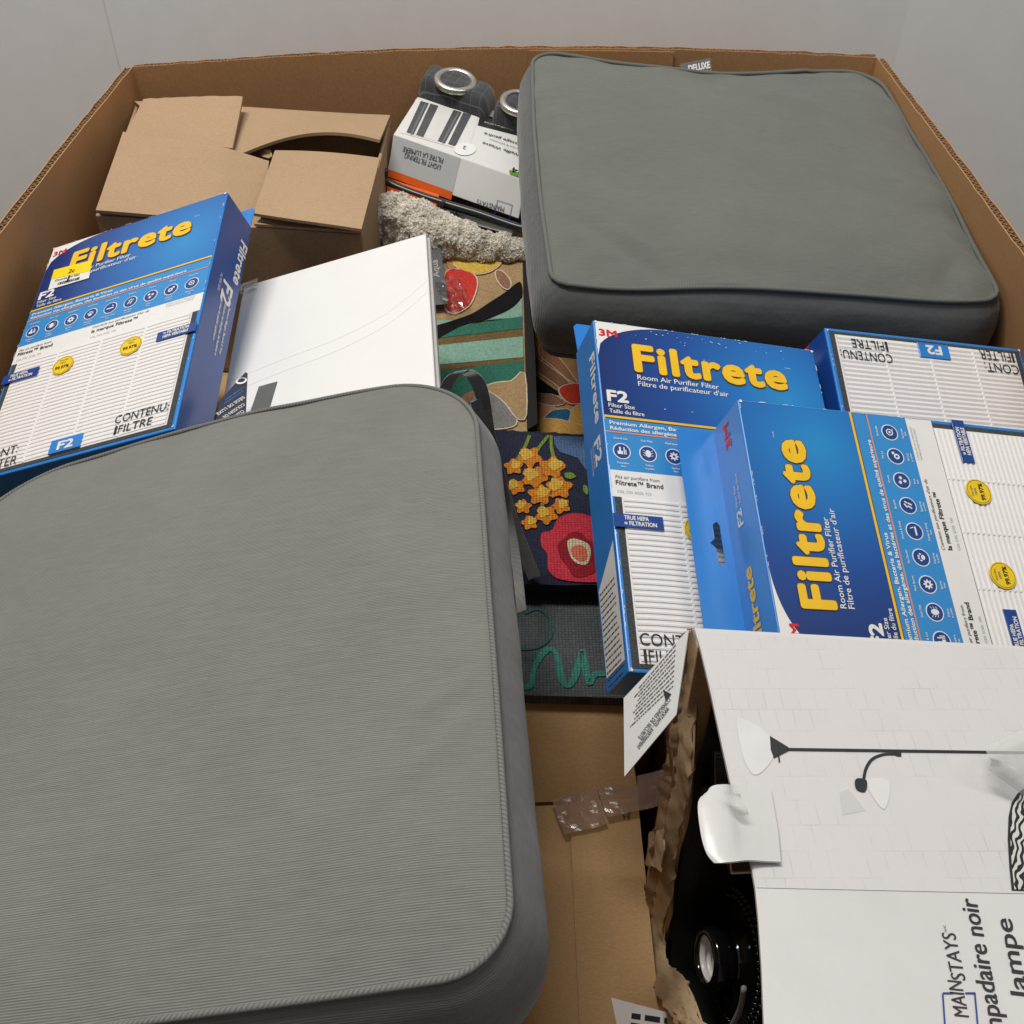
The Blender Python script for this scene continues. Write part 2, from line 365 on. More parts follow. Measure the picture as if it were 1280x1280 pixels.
# ================================================================== CUSHIONS
def cushion(name, label, origin, R, w, l, th, rad, crown, seed, mats, top_fix=None, side_bulge=.012, cordr=.0042, pucker=.003, dents=()):
    t = thing(name, label, 'seat cushion', origin, R, 'grey seat cushions')
    N_ = 240
    r0, r1, r2, r3 = rad                              # near right, far right, far left, near left
    def outline():
        segs = []
        def line(a, b): segs.append(((b - a).length, lambda t, a=a, b=b: a.lerp(b, t)))
        def arc(cx, cy, r, a0): segs.append((PI * r / 2, lambda t: Vector((cx + r * math.cos(a0 + t * PI / 2), cy + r * math.sin(a0 + t * PI / 2), 0))))
        line(Vector((r3, 0, 0)), Vector((w - r0, 0, 0))); arc(w - r0, r0, r0, -PI / 2); line(Vector((w, r0, 0)), Vector((w, l - r1, 0))); arc(w - r1, l - r1, r1, 0)
        line(Vector((w - r1, l, 0)), Vector((r2, l, 0))); arc(r2, l - r2, r2, PI / 2); line(Vector((0, l - r2, 0)), Vector((0, r3, 0))); arc(r3, r3, r3, PI)
        per = sum(q[0] for q in segs); pts = []
        for i in range(N_):
            d = per * i / N_
            for L_, f in segs:
                if d <= L_: pts.append(f(d / L_) - Vector((0, l, 0))); break
                d -= L_
        return pts                                    # local x right, y up from far-left corner, z out
    O = outline(); c = Vector((w / 2, -l / 2, 0))
    def fix(p):
        q = Vector(p)
        if top_fix: q = q + top_fix(p.x / w, -p.y / l)
        return q
    edge = [fix(p) + Vector((0, 0, .004 * nz(p, 9, seed))) for p in O]
    rings = [0.0] + [(k / 40) ** .75 for k in range(1, 40)] + [.995, 1.0]; V = []; Fs = []
    def dent(q):
        z = 0
        for dx, dy, amp, sx, sy, an in dents:
            a, b = q.x - dx, q.y - dy; ca, sa = math.cos(an), math.sin(an); u, v = a * ca + b * sa, -a * sa + b * ca; z += amp * math.exp(-(u / sx) ** 2 - (v / sy) ** 2)
        return z
    for r in rings[1:]:
        for i, p in enumerate(O):
            q = c.lerp(p, r); e = fix(q)
            wr = pucker * nz((q.x, q.y, 0), 22, seed) * r ** 3 + .5 * pucker * math.sin(i * .9 + 4 * nz(p, 14, seed)) * max(0, r - .8) * 4 * max(0, nz(p, 8, seed + 3)) * (1 - max(0, r - .97) * 30)
            V.append(e + Vector((0, 0, crown * (1 - r ** 4.5) + dent(q) * (1 - r ** 12) + wr * (r < 1) + .004 * nz(p, 9, seed) * r ** 2 + .005 * nz(q, 5, seed + 1) * (1 - r * r))))
    m = len(rings) - 1
    V.append(fix(c) + Vector((0, 0, crown)))
    ci = len(V) - 1
    for i in range(N_): Fs.append((ci, i, (i + 1) % N_))
    for k in range(m - 1):
        for i in range(N_): Fs.append((k * N_ + i, (k + 1) * N_ + i, (k + 1) * N_ + (i + 1) % N_, k * N_ + (i + 1) % N_))
    mk('top_cover', from_py('top_cover', V, Fs, True), mats[0], t)
    # boxed side, bulging between the two seams, and the underside
    V = []; Fs = []; ks = 9
    nrm = []
    for i in range(N_):
        d = edge[(i + 1) % N_] - edge[i - 1]; nrm.append(Vector((d.y, -d.x, 0)).normalized())
    for k in range(ks + 1):
        s = k / ks
        for i in range(N_):
            b = side_bulge * math.sin(PI * s) ** .7 + .002 * nz((O[i].x, O[i].y, s * .2), 16, seed + 5) * math.sin(PI * s)
            V.append(edge[i] + nrm[i] * b + Vector((0, 0, -th * s)))
    for k in range(ks):
        for i in range(N_): Fs.append((k * N_ + i, (k + 1) * N_ + i, (k + 1) * N_ + (i + 1) % N_, k * N_ + (i + 1) % N_))
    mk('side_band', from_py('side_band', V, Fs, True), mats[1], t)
    V = [e + Vector((0, 0, -th)) for e in edge] + [c + Vector((0, 0, -th - crown * .5))]
    mk('bottom_cover', from_py('bottom_cover', V, [((i + 1) % N_, i, N_) for i in range(N_)], True), mats[0], t)
    for z in (.0005, -th):
        mk('piping', tube('piping', [e + n * (cordr * .35) + Vector((0, 0, z)) for e, n in zip(edge, nrm)], cordr, 10, True), mats[2], t)
    return t
def rotm(a, b, c): return Matrix((a, b, c))
def fix1(u, v): return Vector((-.004 * u * (1 - v) + .001 * u * v, .004 * math.sin(PI * u) * (1 - v) - .040 * max(0, .55 - u) * (1 - v), -.026 * max(0, .6 - u) * (1 - v)))
R1 = rotm((.9835, -.0581, -.1715), (.0573, .9983, -.0096), (.1717, -.0003, .9851))
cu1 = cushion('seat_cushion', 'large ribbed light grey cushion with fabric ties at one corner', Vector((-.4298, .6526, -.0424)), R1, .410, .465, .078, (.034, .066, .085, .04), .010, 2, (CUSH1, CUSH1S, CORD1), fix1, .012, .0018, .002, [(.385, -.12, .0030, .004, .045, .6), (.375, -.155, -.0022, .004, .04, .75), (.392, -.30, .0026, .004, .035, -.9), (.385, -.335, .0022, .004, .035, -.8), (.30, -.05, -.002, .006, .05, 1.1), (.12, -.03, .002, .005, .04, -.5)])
def fix2(u, v):
    return Vector((.006 * math.sin(PI * v) * (2 * u - 1), .005 * (1 - v) * math.cos(2 * PI * u) - .010 * v * math.sin(PI * u) ,
                   .005 * (1 - v) * math.cos(PI * 2 * u) * (u < .8) - .004 * (1 - v) + .006 * math.sin(PI * u) * v - .004 * v * math.sin(3 * PI * u)))
R2 = rotm((.9975, -.0263, .0652), (.0326, .9947, -.0977), (-.0623, .0996, .9931))
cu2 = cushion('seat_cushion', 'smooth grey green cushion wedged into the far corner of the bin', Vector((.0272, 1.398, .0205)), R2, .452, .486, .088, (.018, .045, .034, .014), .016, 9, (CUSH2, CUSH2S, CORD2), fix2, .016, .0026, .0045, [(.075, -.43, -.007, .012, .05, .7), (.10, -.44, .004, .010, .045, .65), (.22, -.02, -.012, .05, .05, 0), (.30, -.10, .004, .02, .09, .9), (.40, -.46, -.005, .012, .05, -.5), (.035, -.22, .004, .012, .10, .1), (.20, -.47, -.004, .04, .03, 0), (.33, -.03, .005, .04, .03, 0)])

def ribbon(name, pts, w, wdir, th, mat, parent=None, n=6, M=None, twist=0):
    P = [Vector(p) for p in cat([tuple(p) for p in pts], n, False)]; g0 = []; 
    rows = [[], [], [], []]
    for i, p in enumerate(P):
        d = Vector(wdir(i / (len(P) - 1)) if callable(wdir) else wdir).normalized() * w
        for k in range(4): rows[k].append(p + d * (k / 3 - .5) + Vector((0, 0, .0006 * nz(p, 90, k))))
    return mk(name, sheet(name, rows, th), mat, parent, M)
TIE = fabric('tie_grey_fabric', (.20, .20, .195), .0016, 'z', .4)
cu1i = cu1.matrix_basis.inverted()
ties = [[U(556, 487, -.005), U(566, 470, .012), U(582, 464, .018), U(596, 476, .010), U(604, 500, -.03), U(611, 545, -.07), U(622, 590, -.12), U(640, 650, -.17), U(668, 722, -.225)],
        [U(594, 500, -.02), U(607, 540, -.06), U(618, 580, -.10), U(634, 640, -.16), U(645, 700, -.19), U(652, 765, -.20)]]
ribbon('tie', ties[0], .012, lambda u: (1, -.35 + .5 * u, .35), .0012, TIE, cu1, 7, cu1i)
ribbon('tie', ties[1], .009, (.9, .25, .25), .0012, TIE, cu1, 7, cu1i)

# ================================================================== AIR FILTER BOXES
BW, BH, BD = .20763, .31515, .04736
FX = lambda u: u * BW
FY = lambda v: -v * BH
VS, V2, VT, VB = .3111, .3574, .4696, .5465
def rotvec(r):
    v = Vector(r); return Matrix.Rotation(v.length, 3, v.normalized())
MC = {}
def cached(k, f):
    if k not in MC: MC[k] = f()
    return MC[k]
def glyphs(k, r):
    if k == 0: return [rect(-.5 * r, -.4 * r, .1 * r, 0), rect(-.3 * r, 0, -.1 * r, .5 * r), rect(.2 * r, -.4 * r, .32 * r, .5 * r), rect(.4 * r, -.4 * r, .5 * r, .2 * r)]
    if k == 1: return [ell(0, 0, .32 * r, .45 * r)] + [capsule(s * .36 * r, y * r, s * .55 * r, (y + .12) * r, .03 * r) for s in (-1, 1) for y in (-.3, 0, .3)]
    if k == 2: return [[(rr * r * math.cos(a), rr * r * math.sin(a)) for a, rr in ((i * PI / 24, .45 + .12 * math.cos(8 * i * PI / 24)) for i in range(48))], ell(0, 0, .16 * r, n=12)]
    if k == 3: return [ell(0, -.2 * r, .28 * r, .22 * r)] + [ell(x * r, y * r, .1 * r, .14 * r, 10) for x, y in ((-.36, .08), (-.13, .3), (.13, .3), (.36, .08))]
    if k == 4: return [rect(-.5 * r, -.22 * r, .5 * r, -.02 * r), capsule(.42 * r, .08 * r, .3 * r, .45 * r, .05 * r)]
    if k == 5: return [capsule(-.3 * r, -.3 * r, -.1 * r, .0, .09 * r), capsule(.1 * r, -.35 * r, .25 * r, -.05 * r, .09 * r), capsule(-.2 * r, .2 * r, .1 * r, .42 * r, .09 * r), capsule(.3 * r, .15 * r, .42 * r, .32 * r, .08 * r)]
    if k == 6: return [[(cx * r + q * r * math.cos(a), cy * r + q * r * math.sin(a)) for a, q in ((i * PI / 8, .27 if i % 2 else .13) for i in range(16))] for cx, cy in ((-.25, .25), (.3, .12), (-.05, -.32))]
    if k == 7: return [ell(-.05 * r, -.1 * r, .34 * r), ell(-.05 * r, -.1 * r, .15 * r), rect(.2 * r, .1 * r, .5 * r, .42 * r)]
    return [ell(0, .05 * r, .42 * r), ell(0, .05 * r, .3 * r), capsule(.3 * r, -.3 * r, .46 * r, -.48 * r, .05 * r), ell(0, .05 * r, .14 * r, n=10)]
LAB = ['Dust & Lint', 'Dust Mite', 'Mold Spores', 'Pet Dander', 'Smoke & Smog', 'Bacteria', 'Viruses', 'PM 2.5', 'Particules']
LAB2 = ['Poussière', 'Débris', 'Spores', 'Phanères', 'Fumée et smog', 'Bactéries', 'Virus', 'PM 2.5', 'Particules']
def filter_box(label, pose, worn=False):
    t = thing('air_filter_box', label, 'filter box', Vector(pose[:3]), rotvec(pose[3:]), 'blue air filter boxes')
    Lz = .0003
    mk('carton_body', cached('body', lambda: boxmesh('carton_body', (0, -BH, -BD), (BW, 0, 0), .0011, 2)), BLUE, t)
    # side panels printed navy / blue
    mk('side_print', cached('sideR', lambda: from_py('side_print', [(BW + Lz, -.001, -BD + .001), (BW + Lz, -BH + .001, -BD + .001), (BW + Lz, -BH + .001, -.0015), (BW + Lz, -.001, -.0015)], [(0, 1, 2, 3)])), NAVY, t)
    # hang tab at the back edge
    def tab():
        h = .033; o = [(.002, -.004), (.0, h * .9), (.003, h), (BW - .003, h), (BW, h * .9), (BW - .002, -.004)]
        cx = BW * .5; hole = [(cx - .019, .010), (cx - .016, .0135), (cx - .004, .0135), (cx, .018), (cx + .004, .0135), (cx + .016, .0135), (cx + .019, .010), (cx + .016, .0075), (cx - .016, .0075)]
        return flat('hang_tab', [o, hole], .0009)
    mk('hang_tab', cached('tab', tab), BLUE, t, T(0, 0, -BD + .0007))
    z = Lz
    def put(nm, key, f, mat, x=0, y=0, dz=0, rz=0, par=None): return mk(nm, cached(key, f), mat, par or t, T(x, y, z + dz, rz))
    put('art_panel', 'art', lambda: flat('art_panel', [rect(.0015, FY(VS), BW - .0012, -.0012)]), BGRAD)
    def swoosh():
        pts = [(.0015, -.0012), (FX(.33), -.0012)] + [(FX(.002 + .328 * (1 - math.sin(a))), FY(.118 - .114 * (1 - (1 - math.cos(a))))) for a in []]
        n = 16; arc = []
        for i in range(n + 1):
            q = i / n; u = .33 * (1 - q); v = .004 + .114 * (1 - math.sqrt(max(0, 1 - q ** 2.0)))
            arc.append((max(.0015, FX(u)), FY(v)))
        return flat('corner_swoosh', [[(.0015, -.0012)] + arc])
    put('corner_swoosh', 'swoosh', swoosh, WHITE, dz=.0002)
    def tx(s, u, v, h, mat, bold=0, width=None, align='LEFT', shear=0, dz=.0004, rz=0, par=None):
        return mk('lettering', tmesh(s, h, bold, shear, width, align), mat, par or t, T(FX(u), FY(v), z + dz, rz))
    tx('3M', .021, .051, .0070, RED, .06, .0155)
    FT = .0275
    lo = put('logo_lettering', 'logo_o', lambda: tmesh('Filtrete', FT, .082, 0, .1390, 'LEFT', 1.08), LINEO, FX(.163), FY(.155), .0004)
    mk('lettering_face', tmesh('Filtrete', FT, .058, 0, .1390, 'LEFT', 1.08), YEL, lo, T(-.0002, .0003, .0004))
    tx('Room Air Purifier Filter', .164, .182, .0050, WHITE, .012, .0735); tx("Filtre de purificateur d'air", .164, .203, .0050, WHITE, .012, .0815)
    tx('TM MC', .842, .082, .0013, WHITE)
    tx('F2', .028, .262, .0108, WHITE, .06, .0175); tx('Filter Size', .028, .281, .0040, WHITE, .015, .0225); tx('Taille du filtre', .029, .299, .0040, WHITE, .015, .030)
    def arcband(v0, v1, bend):
        n = 20; a = [(.0012 + (BW - .0024) * i / n, FY(v0) - bend * math.sin(PI * i / n)) for i in range(n + 1)]; b = [(x, y - (v1 - v0) * BH) for x, y in a]
        return flat('stripe', [a + b[::-1]])
    put('icon_band', 'iband', lambda: flat('icon_band', [rect(.0012, FY(VT), BW - .0012, FY(VS) - .0001)]), LBLUE)
    for v, w_, m in ((VS - .004, .0065, YEL), (VS + .0025, .0025, LINEO), (V2 - .002, .0035, ORNG)):
        put('stripe', ('st', v, w_), lambda: arcband(v, v + w_, .0), m, dz=.0003)
    tx('Premium Allergen, Bacteria & Virus', .025, .3345, .0034, WHITE, .04, .093); tx('Réduction des allergènes, des bactéries et des virus de qualité supérieure', .025, .351, .0034, WHITE, .04, .176)
    for k in range(9):
        u, v, r = .0625 + .1069 * k, .4132, .0075
        ic = put('icon', 'icdisc', lambda: flat('icon', [ell(0, 0, r, n=36)]), WHITE, FX(u), FY(v), .0002)
        mk('icon_disc', cached('icin', lambda: flat('icon_disc', [ell(0, 0, r * .88, n=36)])), ICB, ic, T(0, 0, .0002))
        mk('icon_glyph', cached(('gl', k), lambda: flat('icon_glyph', glyphs(k, r))), WHITE, ic, T(0, 0, .0004))
        tx(LAB[k], u, .378, .0018, WHITE, .02, None, 'CENTER'); tx(LAB2[k], u, .451, .0018, WHITE, .02, None, 'CENTER'); tx('et pollen' if k % 2 else 'fines', u, .460, .0016, WHITE, .02, None, 'CENTER')
    def scuffs():
        R = random.Random(5); lp_ = []
        for _ in range(34):
            x = R.gauss(.5, .2) * BW; y = -R.uniform(.004, .016) if R.random() < .75 else -R.uniform(.002, .09)
            if not (.01 < x < BW - .005): continue
            r = R.uniform(.0002, .0008); lp_.append([(x + r * R.uniform(.5, 1.6) * math.cos(a), y + r * R.uniform(.3, 1) * math.sin(a)) for a in (0, 1.1, 2.2, 3.3, 4.3, 5.3)])
        return flat('scuff', lp_)
    def wear():
        R = random.Random(15); lp_ = []
        for _ in range(46):
            x = R.choice((.0012, BW - .0012)) + R.uniform(-.0003, .0003); y = -R.uniform(0, BH) ** 1.0; lp_.append(rect(x - .00022, y, x + .00022, y - R.uniform(.0008, .005)))
        for _ in range(16):
            x = R.uniform(.002, BW - .008); lp_.append(rect(x, -.0014, x + R.uniform(.001, .005), -.0010))
        for cx, cy in ((.002, -.002), (BW - .002, -.002), (.002, -BH + .002), (BW - .002, -BH + .002)): lp_.append([(cx + .0016 * R.uniform(.5, 1.2) * math.cos(a), cy + .0016 * R.uniform(.5, 1.2) * math.sin(a)) for a in (0, 1, 2, 3, 4, 5)])
        return flat('edge_wear', lp_)
    put('edge_wear', 'wear', wear, PAPER, dz=.0006)['kind'] = 'stuff'
    if worn: put('scuff', 'scuffs', scuffs, PAPER, dz=.0007)['kind'] = 'stuff'
    put('white_band', 'wband', lambda: flat('white_band', [rect(.0012, FY(VB), BW - .0012, FY(VT) - .0001)]), WHITE)
    tx('Fits air purifiers from', .024, .494, .0030, GINK, 0, .037, shear=.2); tx('Filtrete™ Brand', .024, .5125, .0042, INK, .02, .0395); tx('C02, C03, SC02, T03', .027, .535, .0022, LGINK, 0, .028)
    tx("Convient aux purificateurs d'air de", .421, .486, .0030, GINK, 0, .062, shear=.2); tx('la marque Filtrete™', .423, .5065, .0042, INK, .02, .050); tx('C02, C03, SC02, T03', .425, .530, .0022, LGINK, 0, .028)
    tx('LASTS UP TO 6 MONTHS*', .807, .481, .0017, LGINK, 0, .031); tx("DURE JUSQU'À 6 MOIS*", .807, .490, .0017, LGINK, 0, .030)
    # filter shown in the lower half: gasket, tray and single pleats
    fp = put('filter_panel', 'gask', lambda: flat('filter_panel', [rect(.0030, FY(.990), BW - .0035, FY(VB) - .0001)], .0003), GASK)
    x0, x1, y0, y1 = FX(.041), FX(.960), FY(.979), FY(VB) - .0002
    mk('tray', cached('tray', lambda: flat('tray', [rect(x0, y0, x1, y1)], .0003)), WHITE, fp, T(0, 0, .0004))
    n = 29; pit = (y1 - y0 - .001) / n
    def pleat():
        xs = [x0 + .0012, ] ; V = []; Fs = []; m = 24
        for i in range(m + 1):
            q = i / m; x = x0 + .0012 + (x1 - x0 - .0024) * q; ph = (q * 4) % 1.0; lens = math.sin(PI * ph) ** .6 if 0 < i < m else 0
            d = .0009 * lens
            for a, b in ((0, .0000), (pit * .16 + d * .55, .0000), (pit * .24 + d * .6, .0007), (pit * .62, .0009), (pit * .985, .0001)): V.append((x, a, b))
        for i in range(m):
            for j in range(4): a = i * 5 + j; Fs.append((a, a + 5, a + 6, a + 1))
        return from_py('pleat', V, Fs)
    for i in range(n): mk('pleat', cached('pleat', pleat), PLEAT, fp, T(0, y0 + .0005 + i * pit, .0006))
    for q in (.25, .5, .75):
        mk('glue_bead', cached('bead', lambda: boxmesh('glue_bead', (-.0012, y0 + .0005, .0004), (.0012, y1 - .0003, .0014), .0004, 1)), WHITE, fp, T(x0 + (x1 - x0) * q, 0, 0))
    H2 = .0024
    for u, lines, al in ((.0, ('TRUE HEPA', '≈ FILTRATION'), 0), (1.0, ('≈ FILTRATION', 'HEPA VÉRITABLE'), 1)):
        w_ = .0405; xa = -.0006 if not al else BW - w_ + .0006; va = .597 if not al else .603
        tg = put('claim_tag', ('tag', al), lambda: boxmesh('claim_tag', (xa, FY(va + .037), H2 - .0008), (xa + w_, FY(va), H2), .0002, 1), NAVY)
        for j, s in enumerate(lines): mk('lettering', tmesh(s, .0036, .04, 0, .026 if len(s) > 10 or al else .020), WHITE, tg, T(xa + (.0085 if not al else .007), FY(va + .016 + .015 * j), H2 + .0002))
    for u in (.3272, .678):
        bd = put('claim_badge', 'badge', lambda: flat('claim_badge', [ell(0, 0, .0113, n=40)], .0004), YEL2, FX(u), FY(.6245), H2)
        mk('badge_ring', cached('ring', lambda: flat('badge_ring', [ell(0, 0, .0104, n=40), ell(0, 0, .0101, n=40)])), LINEO, bd, T(0, 0, .0004))
        mk('lettering', tmesh('99.97%', .0040, .03, 0, .0150, 'CENTER'), INK, bd, T(0, -.0045, .0004)); mk('lettering', tmesh('HEPA', .0022, 0, 0, .006, 'CENTER'), GINK, bd, T(0, .0020, .0004))
        mk('lettering', tmesh('TRUE HEPA', .0018, 0, 0, .010, 'CENTER'), GINK, bd, T(0, .0055, .0004))
    def tl(s, u, v, h, mat, bold, width): return mk('lettering', tmesh(s, h, bold, 0, width), mat, t, T(FX(u), FY(v), z + .0018))
    tl('CONT:', .049, .935, .0098, INK, -.012, .037); tl('1', .046, .976, .0098, INK, .05, None); tl('FILTER', .075, .976, .0098, INK, -.012, .034)
    tl('CONTENU:', .701, .928, .0098, INK, -.012, .0525); tl('1', .700, .968, .0098, INK, .05, None); tl('FILTRE', .730, .968, .0098, INK, -.012, .033)
    fb = put('size_tag', 'f2', lambda: boxmesh('size_tag', (FX(.40), FY(.979), H2 - .0012), (FX(.555), FY(.930), H2), .0002, 1), BLUE)
    mk('lettering', tmesh('F2', .0090, .06, 0, .0155), WHITE, fb, T(FX(.442), FY(.970), H2 + .0002))
    # side prints: left face (reads from top to bottom) and right face, and the top panel
    ML = Matrix(((0, 0, -1, -Lz), (-1, 0, 0, -.012), (0, 1, 0, -BD * .42), (0, 0, 0, 1)))     # text x -> down the side
    def sl(s, d, off, h, bold, width, M0, mat=WHITE): return mk('lettering', tmesh(s, h, bold, 0, width), mat, t, M0 @ T(d, off, 0))
    sl('Filtrete', .018, .004, .0125, .04, .066, ML); sl('F2', .098, -.003, .014, .05, .022, ML); sl('FILTER SIZE', .098, -.008, .0030, 0, .022, ML); sl('TAILLE DU FILTRE', .098, -.013, .0030, 0, .026, ML)
    lb = mk('info_label', cached('info', lambda: from_py('info_label', [(-Lz, -BH * .66, -.004), (-Lz, -BH * .74, -BD + .004), (-Lz, -BH * .965, -BD + .004), (-Lz, -BH * .965, -.004)], [(0, 3, 2, 1)])), WHITE, t)
    mk('lettering', cached('infotxt', lambda: dashes(BD - .012, 17, .0049, .0011, 3)), GINK, lb, Matrix(((0, 0, -1, -Lz * 2), (0, 1, 0, -BH * .755), (1, 0, 0, -BD + .006), (0, 0, 0, 1))))
    MR = Matrix(((0, 0, 1, BW + Lz * 2), (-1, 0, 0, -.012), (0, -1, 0, -BD * .62), (0, 0, 0, 1)))
    sl('Filtrete', .022, .005, .0120, .04, .062, MR); sl('F2', .096, -.008, .016, .05, .026, MR); sl('FILTER SIZE', .093, -.0145, .0030, 0, .024, MR)
    for j, s in enumerate(('Premium Allergen, Bacteria & Virus', 'Réduction des allergènes, des bactéries et', 'des virus de qualité supérieure')): sl(s, .120, .006 - .0065 * j, .0034, .03, (.062, .070, .056)[j], MR)
    sl('3M', .285, -.002, .010, .06, .016, MR, RED)
    def topt(s, u, off, h, bold, width, mat):   # baseline towards the front face, letters leaning back from it
        M = Matrix(((1, 0, 0, FX(u)), (0, 0, 1, Lz), (0, -1, 0, -off), (0, 0, 0, 1)))
        return mk('lettering', tmesh(s, h, bold, 0, width), mat, t, M)
    topt('3M', .86, .020, .010, .06, .021, RED); topt('Filtrete', .06, .022, .012, .05, .062, YEL); topt('F2', .53, .022, .0085, .05, .013, WHITE); topt('Taille du filtre', .61, .020, .0034, .02, .026, WHITE); topt('Filter Size', .61, .026, .0030, .02, .018, WHITE)
    return t
PA = (.06847, .77186, .01781, .32029, .24825, .08502); PB = (.18602, .47537, -.06183, .45773, -.08551, 1.63596)
PC = (-.4813, 1.00665, -.04183, .19172, -.33016, -.00854); PD = (.49022, .53351, -.15177, .39257, -.56358, 3.18685)
filter_box('upright blue filter box partly covered by another box, beside the floral mat', PA, True)
fB = filter_box('blue filter box turned sideways with its hang tab lying on another box', PB)
fC = filter_box('blue filter box with a yellow price sticker leaning on the bin wall', PC)
fD = filter_box('upside down blue filter box showing only its white pleated filter end', PD)
def push(o, k, ang):                               # further along its own line of sight, tipped about its far edge
    o.location = CAM + (o.location - CAM) * k
    R = o.matrix_basis.to_3x3().normalized(); piv = o.location + R @ Vector((0, -BH, 0)); Q = Matrix.Rotation(ang, 3, (R @ Vector((1, 0, 0))))
    o.matrix_basis = Matrix.Translation(piv + Q @ (o.location - piv)) @ (Q @ R).to_4x4()
push(fD, 1.025, math.radians(-4))
fB.location = CAM + (fB.location - CAM) * .968; fB.scale = (.968,) * 3
# price sticker on the left box
def on(o, x, y):
    M = o.matrix_basis; p = M.translation; n = M.to_3x3() @ Vector((0, 0, 1)); q = M.inverted() @ UPl(x, y, p, n); return (q.x, q.y)
a, b, c_, d = on(fC, 68.7, 338.6), on(fC, 116.4, 326), on(fC, 112, 348.5), on(fC, 61, 363.6)
st = mk('price_sticker', flat('price_sticker', [[a, b, c_, d]], .0002), WHITE, fC, T(0, 0, .0011))
def lerp2(p, q, t): return (p[0] + (q[0] - p[0]) * t, p[1] + (q[1] - p[1]) * t)
mk('sticker_stripe', flat('sticker_stripe', [[a, b, lerp2(b, c_, .62), lerp2(a, d, .48)]]), plain('sticker_yellow', lin((240, 214, 20)), .4, .03, 0), st, T(0, 0, .0003))
ang = math.atan2(b[1] - a[1], b[0] - a[0])
m = lerp2(lerp2(a, d, .42), lerp2(b, c_, .42), .42); mk('lettering', tmesh('2c', .0062, .02, 0, None), INK, st, T(m[0], m[1], .0005, ang))
m = lerp2(lerp2(a, d, .66), lerp2(b, c_, .66), .12); mk('lettering', tmesh('Canada 24.982', .0030, .01, 0, .030), GINK, st, T(m[0], m[1], .0005, ang))
V, Fs = [], []
R_ = random.Random(4); xx = 0
while xx < .026:
    w_ = R_.choice((.0004, .0008, .0012)); bb = len(V); V += [(xx, 0, 0), (xx + w_, 0, 0), (xx + w_, .004, 0), (xx, .004, 0)]; Fs.append((bb, bb + 1, bb + 2, bb + 3)); xx += w_ + R_.choice((.0004, .0008))
m = lerp2(lerp2(a, d, .9), lerp2(b, c_, .9), .22); mk('barcode', from_py('barcode', V, Fs), INK, st, T(m[0], m[1], .0005, ang))
m = lerp2(lerp2(a, d, .86), lerp2(b, c_, .86), .46); mk('pen_mark', flat('pen_mark', [capsule(0, 0, .0006, .008, .0011)]), INK, st, T(m[0], m[1], .0007))

# ================================================================== WHITE BOARD, TAGS
bo = rotm((.9622, -.0897, -.257), (.0837, .9959, -.0342), (.259, .0114, .9658))
bd = thing('white_panel', 'stack of plain white shrink wrapped panels beside the blue filter box', 'panel', CAM + (Vector((-.3285, 1.1697, -.1799)) - CAM) * .862, bo); bd.scale = (.862,) * 3
BWH = plain('board_white', (.80, .79, .77), .45, .02, .03, 8, Coat_Weight=.25, Coat_Roughness=.2)
for k, (dx, dy, th) in enumerate(((0, 0, .0045), (.003, .002, .006), (.0015, -.003, .006))):
    z = -k * .0068
    mk('panel_sheet', boxmesh('panel_sheet', (-.008 + dx, -.34 + dy, z - th), (.2313 + dx, dy, z), .0008, 1), (BWH, plain('board_grey', (.45, .44, .43), .5), PAPER)[k], bd)
clearm = N('clear_film')
_t = clearm.n('ShaderNodeBsdfTransparent'); _g = clearm.n('ShaderNodeBsdfGlossy'); _g.inputs['Roughness'].default_value = .12
_mx = clearm.n('ShaderNodeMixShader'); _mx.inputs[0].default_value = .16; clearm.l(_t.outputs[0], _mx.inputs[1]); clearm.l(_g.outputs[0], _mx.inputs[2])
clearm.l(_mx.outputs[0], clearm.t.nodes['Material Output'].inputs['Surface']); FILM = clearm.m
def tapem(name, col, a):
    s = N(name); s.done(col, .2, s.bump(s.noise(s.coord(), 60), .5, .002), Coat_Weight=.3); s.b.inputs['Alpha'].default_value = a; return s.m
TAPE = tapem('clear_packing_tape', (.7, .7, .68), .30); BTAPE = tapem('brown_packing_tape', (.42, .27, .20), .38)
def crumple(name, pts, n, amp, th, mat, parent, seed, M=None):
    a, b, c, d = [Vector(p) for p in pts]; g = []
    for i in range(n + 1):
        row = []
        for j in range(n + 1):
            u, v = j / n, i / n; p = a.lerp(b, u).lerp(d.lerp(c, u), v); k = amp * (abs(nz(p, 60, seed)) * 2 + nz(p, 130, seed) * .6)
            row.append(p + Vector((0, -.5, .8)) * k + Vector((nz(p, 50, seed + 2), nz(p, 50, seed + 3), 0)) * amp * .5)
        g.append(row)
    return mk(name, sheet(name, g, th, False), mat, parent, M)
for off, amp in ((0, .0003), (-.024, .0002)):
    sp0 = cat([(-.006, -.20 + off, 0), (.06, -.186 + off, 0), (.12, -.176 + off, 0), (.18, -.152 + off, 0), (.229, -.108 + off, 0)], 8, False)
    mk('film_fold', sheet('film_fold', [[Vector((x, y - .004, .0002)) for x, y, _ in sp0], [Vector((x, y - .001, .0003 + amp)) for x, y, _ in sp0], [Vector((x, y + .003, .0002)) for x, y, _ in sp0]], .0002), BWH, bd)
crumple('film_corner', [(-.012, .004, .001), (.012, .006, .002), (.012, -.02, .001), (-.012, -.02, .001)], 6, .002, .0002, FILM, bd, 3)

